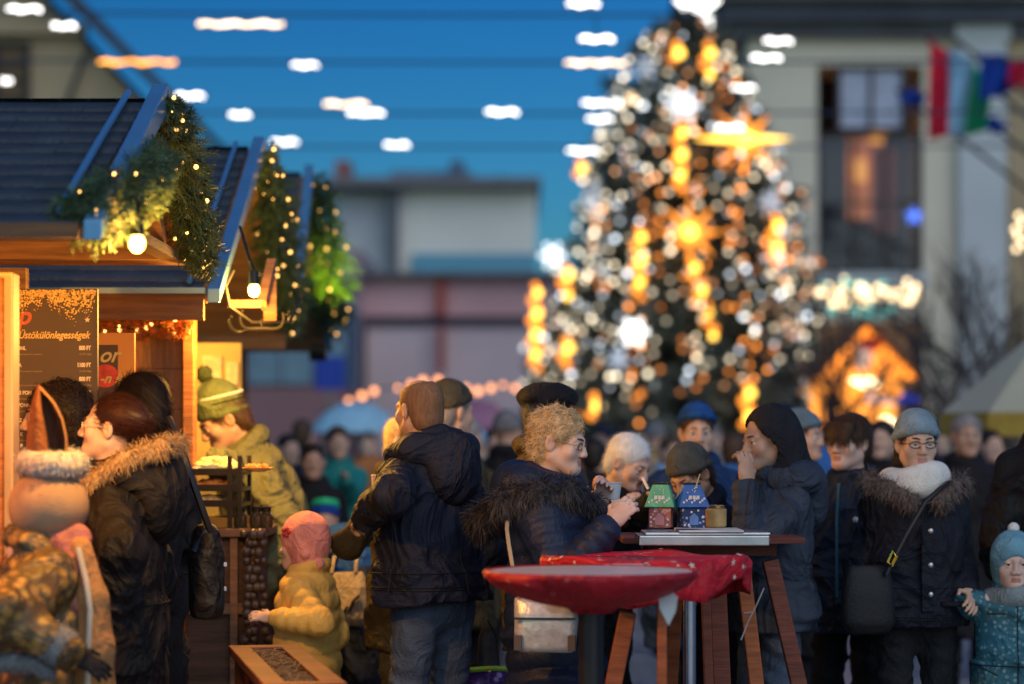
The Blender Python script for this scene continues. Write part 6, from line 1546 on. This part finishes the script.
far('tall dark person between scarf woman and right edge', (992,446,15.0), 10, CB['navy'], H_DARK)
far('person in purple coat under the mauve umbrella', (452,448,21.0), 20, CB['purple'], H_BROWN)
far('person in orange jacket under the pale blue umbrella', (368,444,21.0), 0, CB['orange'], H_DARK)
far('person in pink jacket under the pale blue umbrella', (388,450,23.0), 15, CB['pink'], H_BLOND)
far('person in grey coat far off between bald man and beret', (488,440,24.0), 170, CB['grey'], H_DARK)
far('person in green jacket far off behind the beret', (519,440,24.0), 0, CB['green'], H_BROWN)
far('person in black coat far off under the Christmas tree', (622,438,25.0), 180, CB['black'], H_DARK)
far('person in brown hat far off under the Christmas tree', (640,441,26.0), 5, CB['brown'], None, bn('brown'))
far('person in grey hat far off right under the Christmas tree', (715,440,24.0), 10, CB['grey'], None, bn('grey'))
far('person in blue coat far off at the lit stall', (826,436,24.0), 30, CB['blue'], H_BROWN)
far('person in black coat at the counter of the lit stall', (905,438,25.0), 170, CB['black'], H_DARK)
far('person in navy coat far off under the parasol', (940,441,20.0), 0, CB['navy'], H_BROWN)
far('person in beige trousers far off left of the handbag', (497,444,16.0), 0, CB['tan'], H_DARK, pants=cloth('beige trousers', (.42,.34,.22)))
# ---------------------------------------------------------------- sky, light, camera
SUN_EL, SUN_AZ = R(4.0), R(215)
w = bpy.data.worlds.new('World'); SC.world = w; w.use_nodes = True
nt = w.node_tree; N = nt.nodes; L = nt.links; bg = N['Background']
sk = N.new('ShaderNodeTexSky'); sk.sky_type = 'NISHITA'; sk.sun_disc = False; sk.sun_elevation = SUN_EL; sk.sun_rotation = SUN_AZ; sk.air_density = 1.0; sk.ozone_density = 4.0; sk.dust_density = .6
mx = N.new('ShaderNodeMix'); mx.data_type = 'RGBA'; mx.blend_type = 'MULTIPLY'; mx.inputs[0].default_value = 1.0
L.new(sk.outputs['Color'], mx.inputs[6]); mx.inputs[7].default_value = (.19,.80,1.2,1)
tc = N.new('ShaderNodeTexCoord'); sx = N.new('ShaderNodeSeparateXYZ'); L.new(tc.outputs['Generated'], sx.inputs[0])
rp = N.new('ShaderNodeValToRGB'); L.new(sx.outputs[2], rp.inputs['Fac'])   # dusk: the sky pales towards the horizon
rp.color_ramp.elements[0].position = .045; rp.color_ramp.elements[0].color = (2.9,1.5,1.3,1)
rp.color_ramp.elements[1].position = .22; rp.color_ramp.elements[1].color = (.5,.8,.95,1)
m2 = N.new('ShaderNodeMix'); m2.data_type = 'RGBA'; m2.blend_type = 'MULTIPLY'; m2.inputs[0].default_value = 1.0
L.new(mx.outputs[2], m2.inputs[6]); L.new(rp.outputs['Color'], m2.inputs[7]); mx = m2
L.new(mx.outputs[2], bg.inputs['Color']); bg.inputs['Strength'].default_value = .15
s = bpy.data.lights.new('sun', 'SUN'); s.energy = 1.3; s.angle = R(70); s.color = (.95,.97,1)
so = link(bpy.data.objects.new('sun', s)); so.rotation_euler = (R(56),0,R(26))
cam = bpy.data.cameras.new('camera'); co = link(bpy.data.objects.new('camera', cam)); SC.camera = co
co.location = (0,0,HC); co.rotation_euler = (R(90),0,0)
cam.sensor_width = 36; cam.lens = F/1024*36; cam.shift_y = (HY-342)/1024; cam.clip_start = .1; cam.clip_end = 600
cam.dof.use_dof = True; cam.dof.focus_distance = FOCUS; cam.dof.aperture_fstop = 1.38
vs = SC.view_settings; vs.view_transform = 'Standard'; vs.look = 'None'; vs.exposure = 0; vs.gamma = 1
SC.render.film_transparent = False
cy = SC.cycles; cy.max_bounces = 5; cy.diffuse_bounces = 3; cy.glossy_bounces = 3; cy.transparent_max_bounces = 8; cy.caustics_reflective = False; cy.caustics_refractive = False; cy.sample_clamp_indirect = 4
cy.use_denoising = True
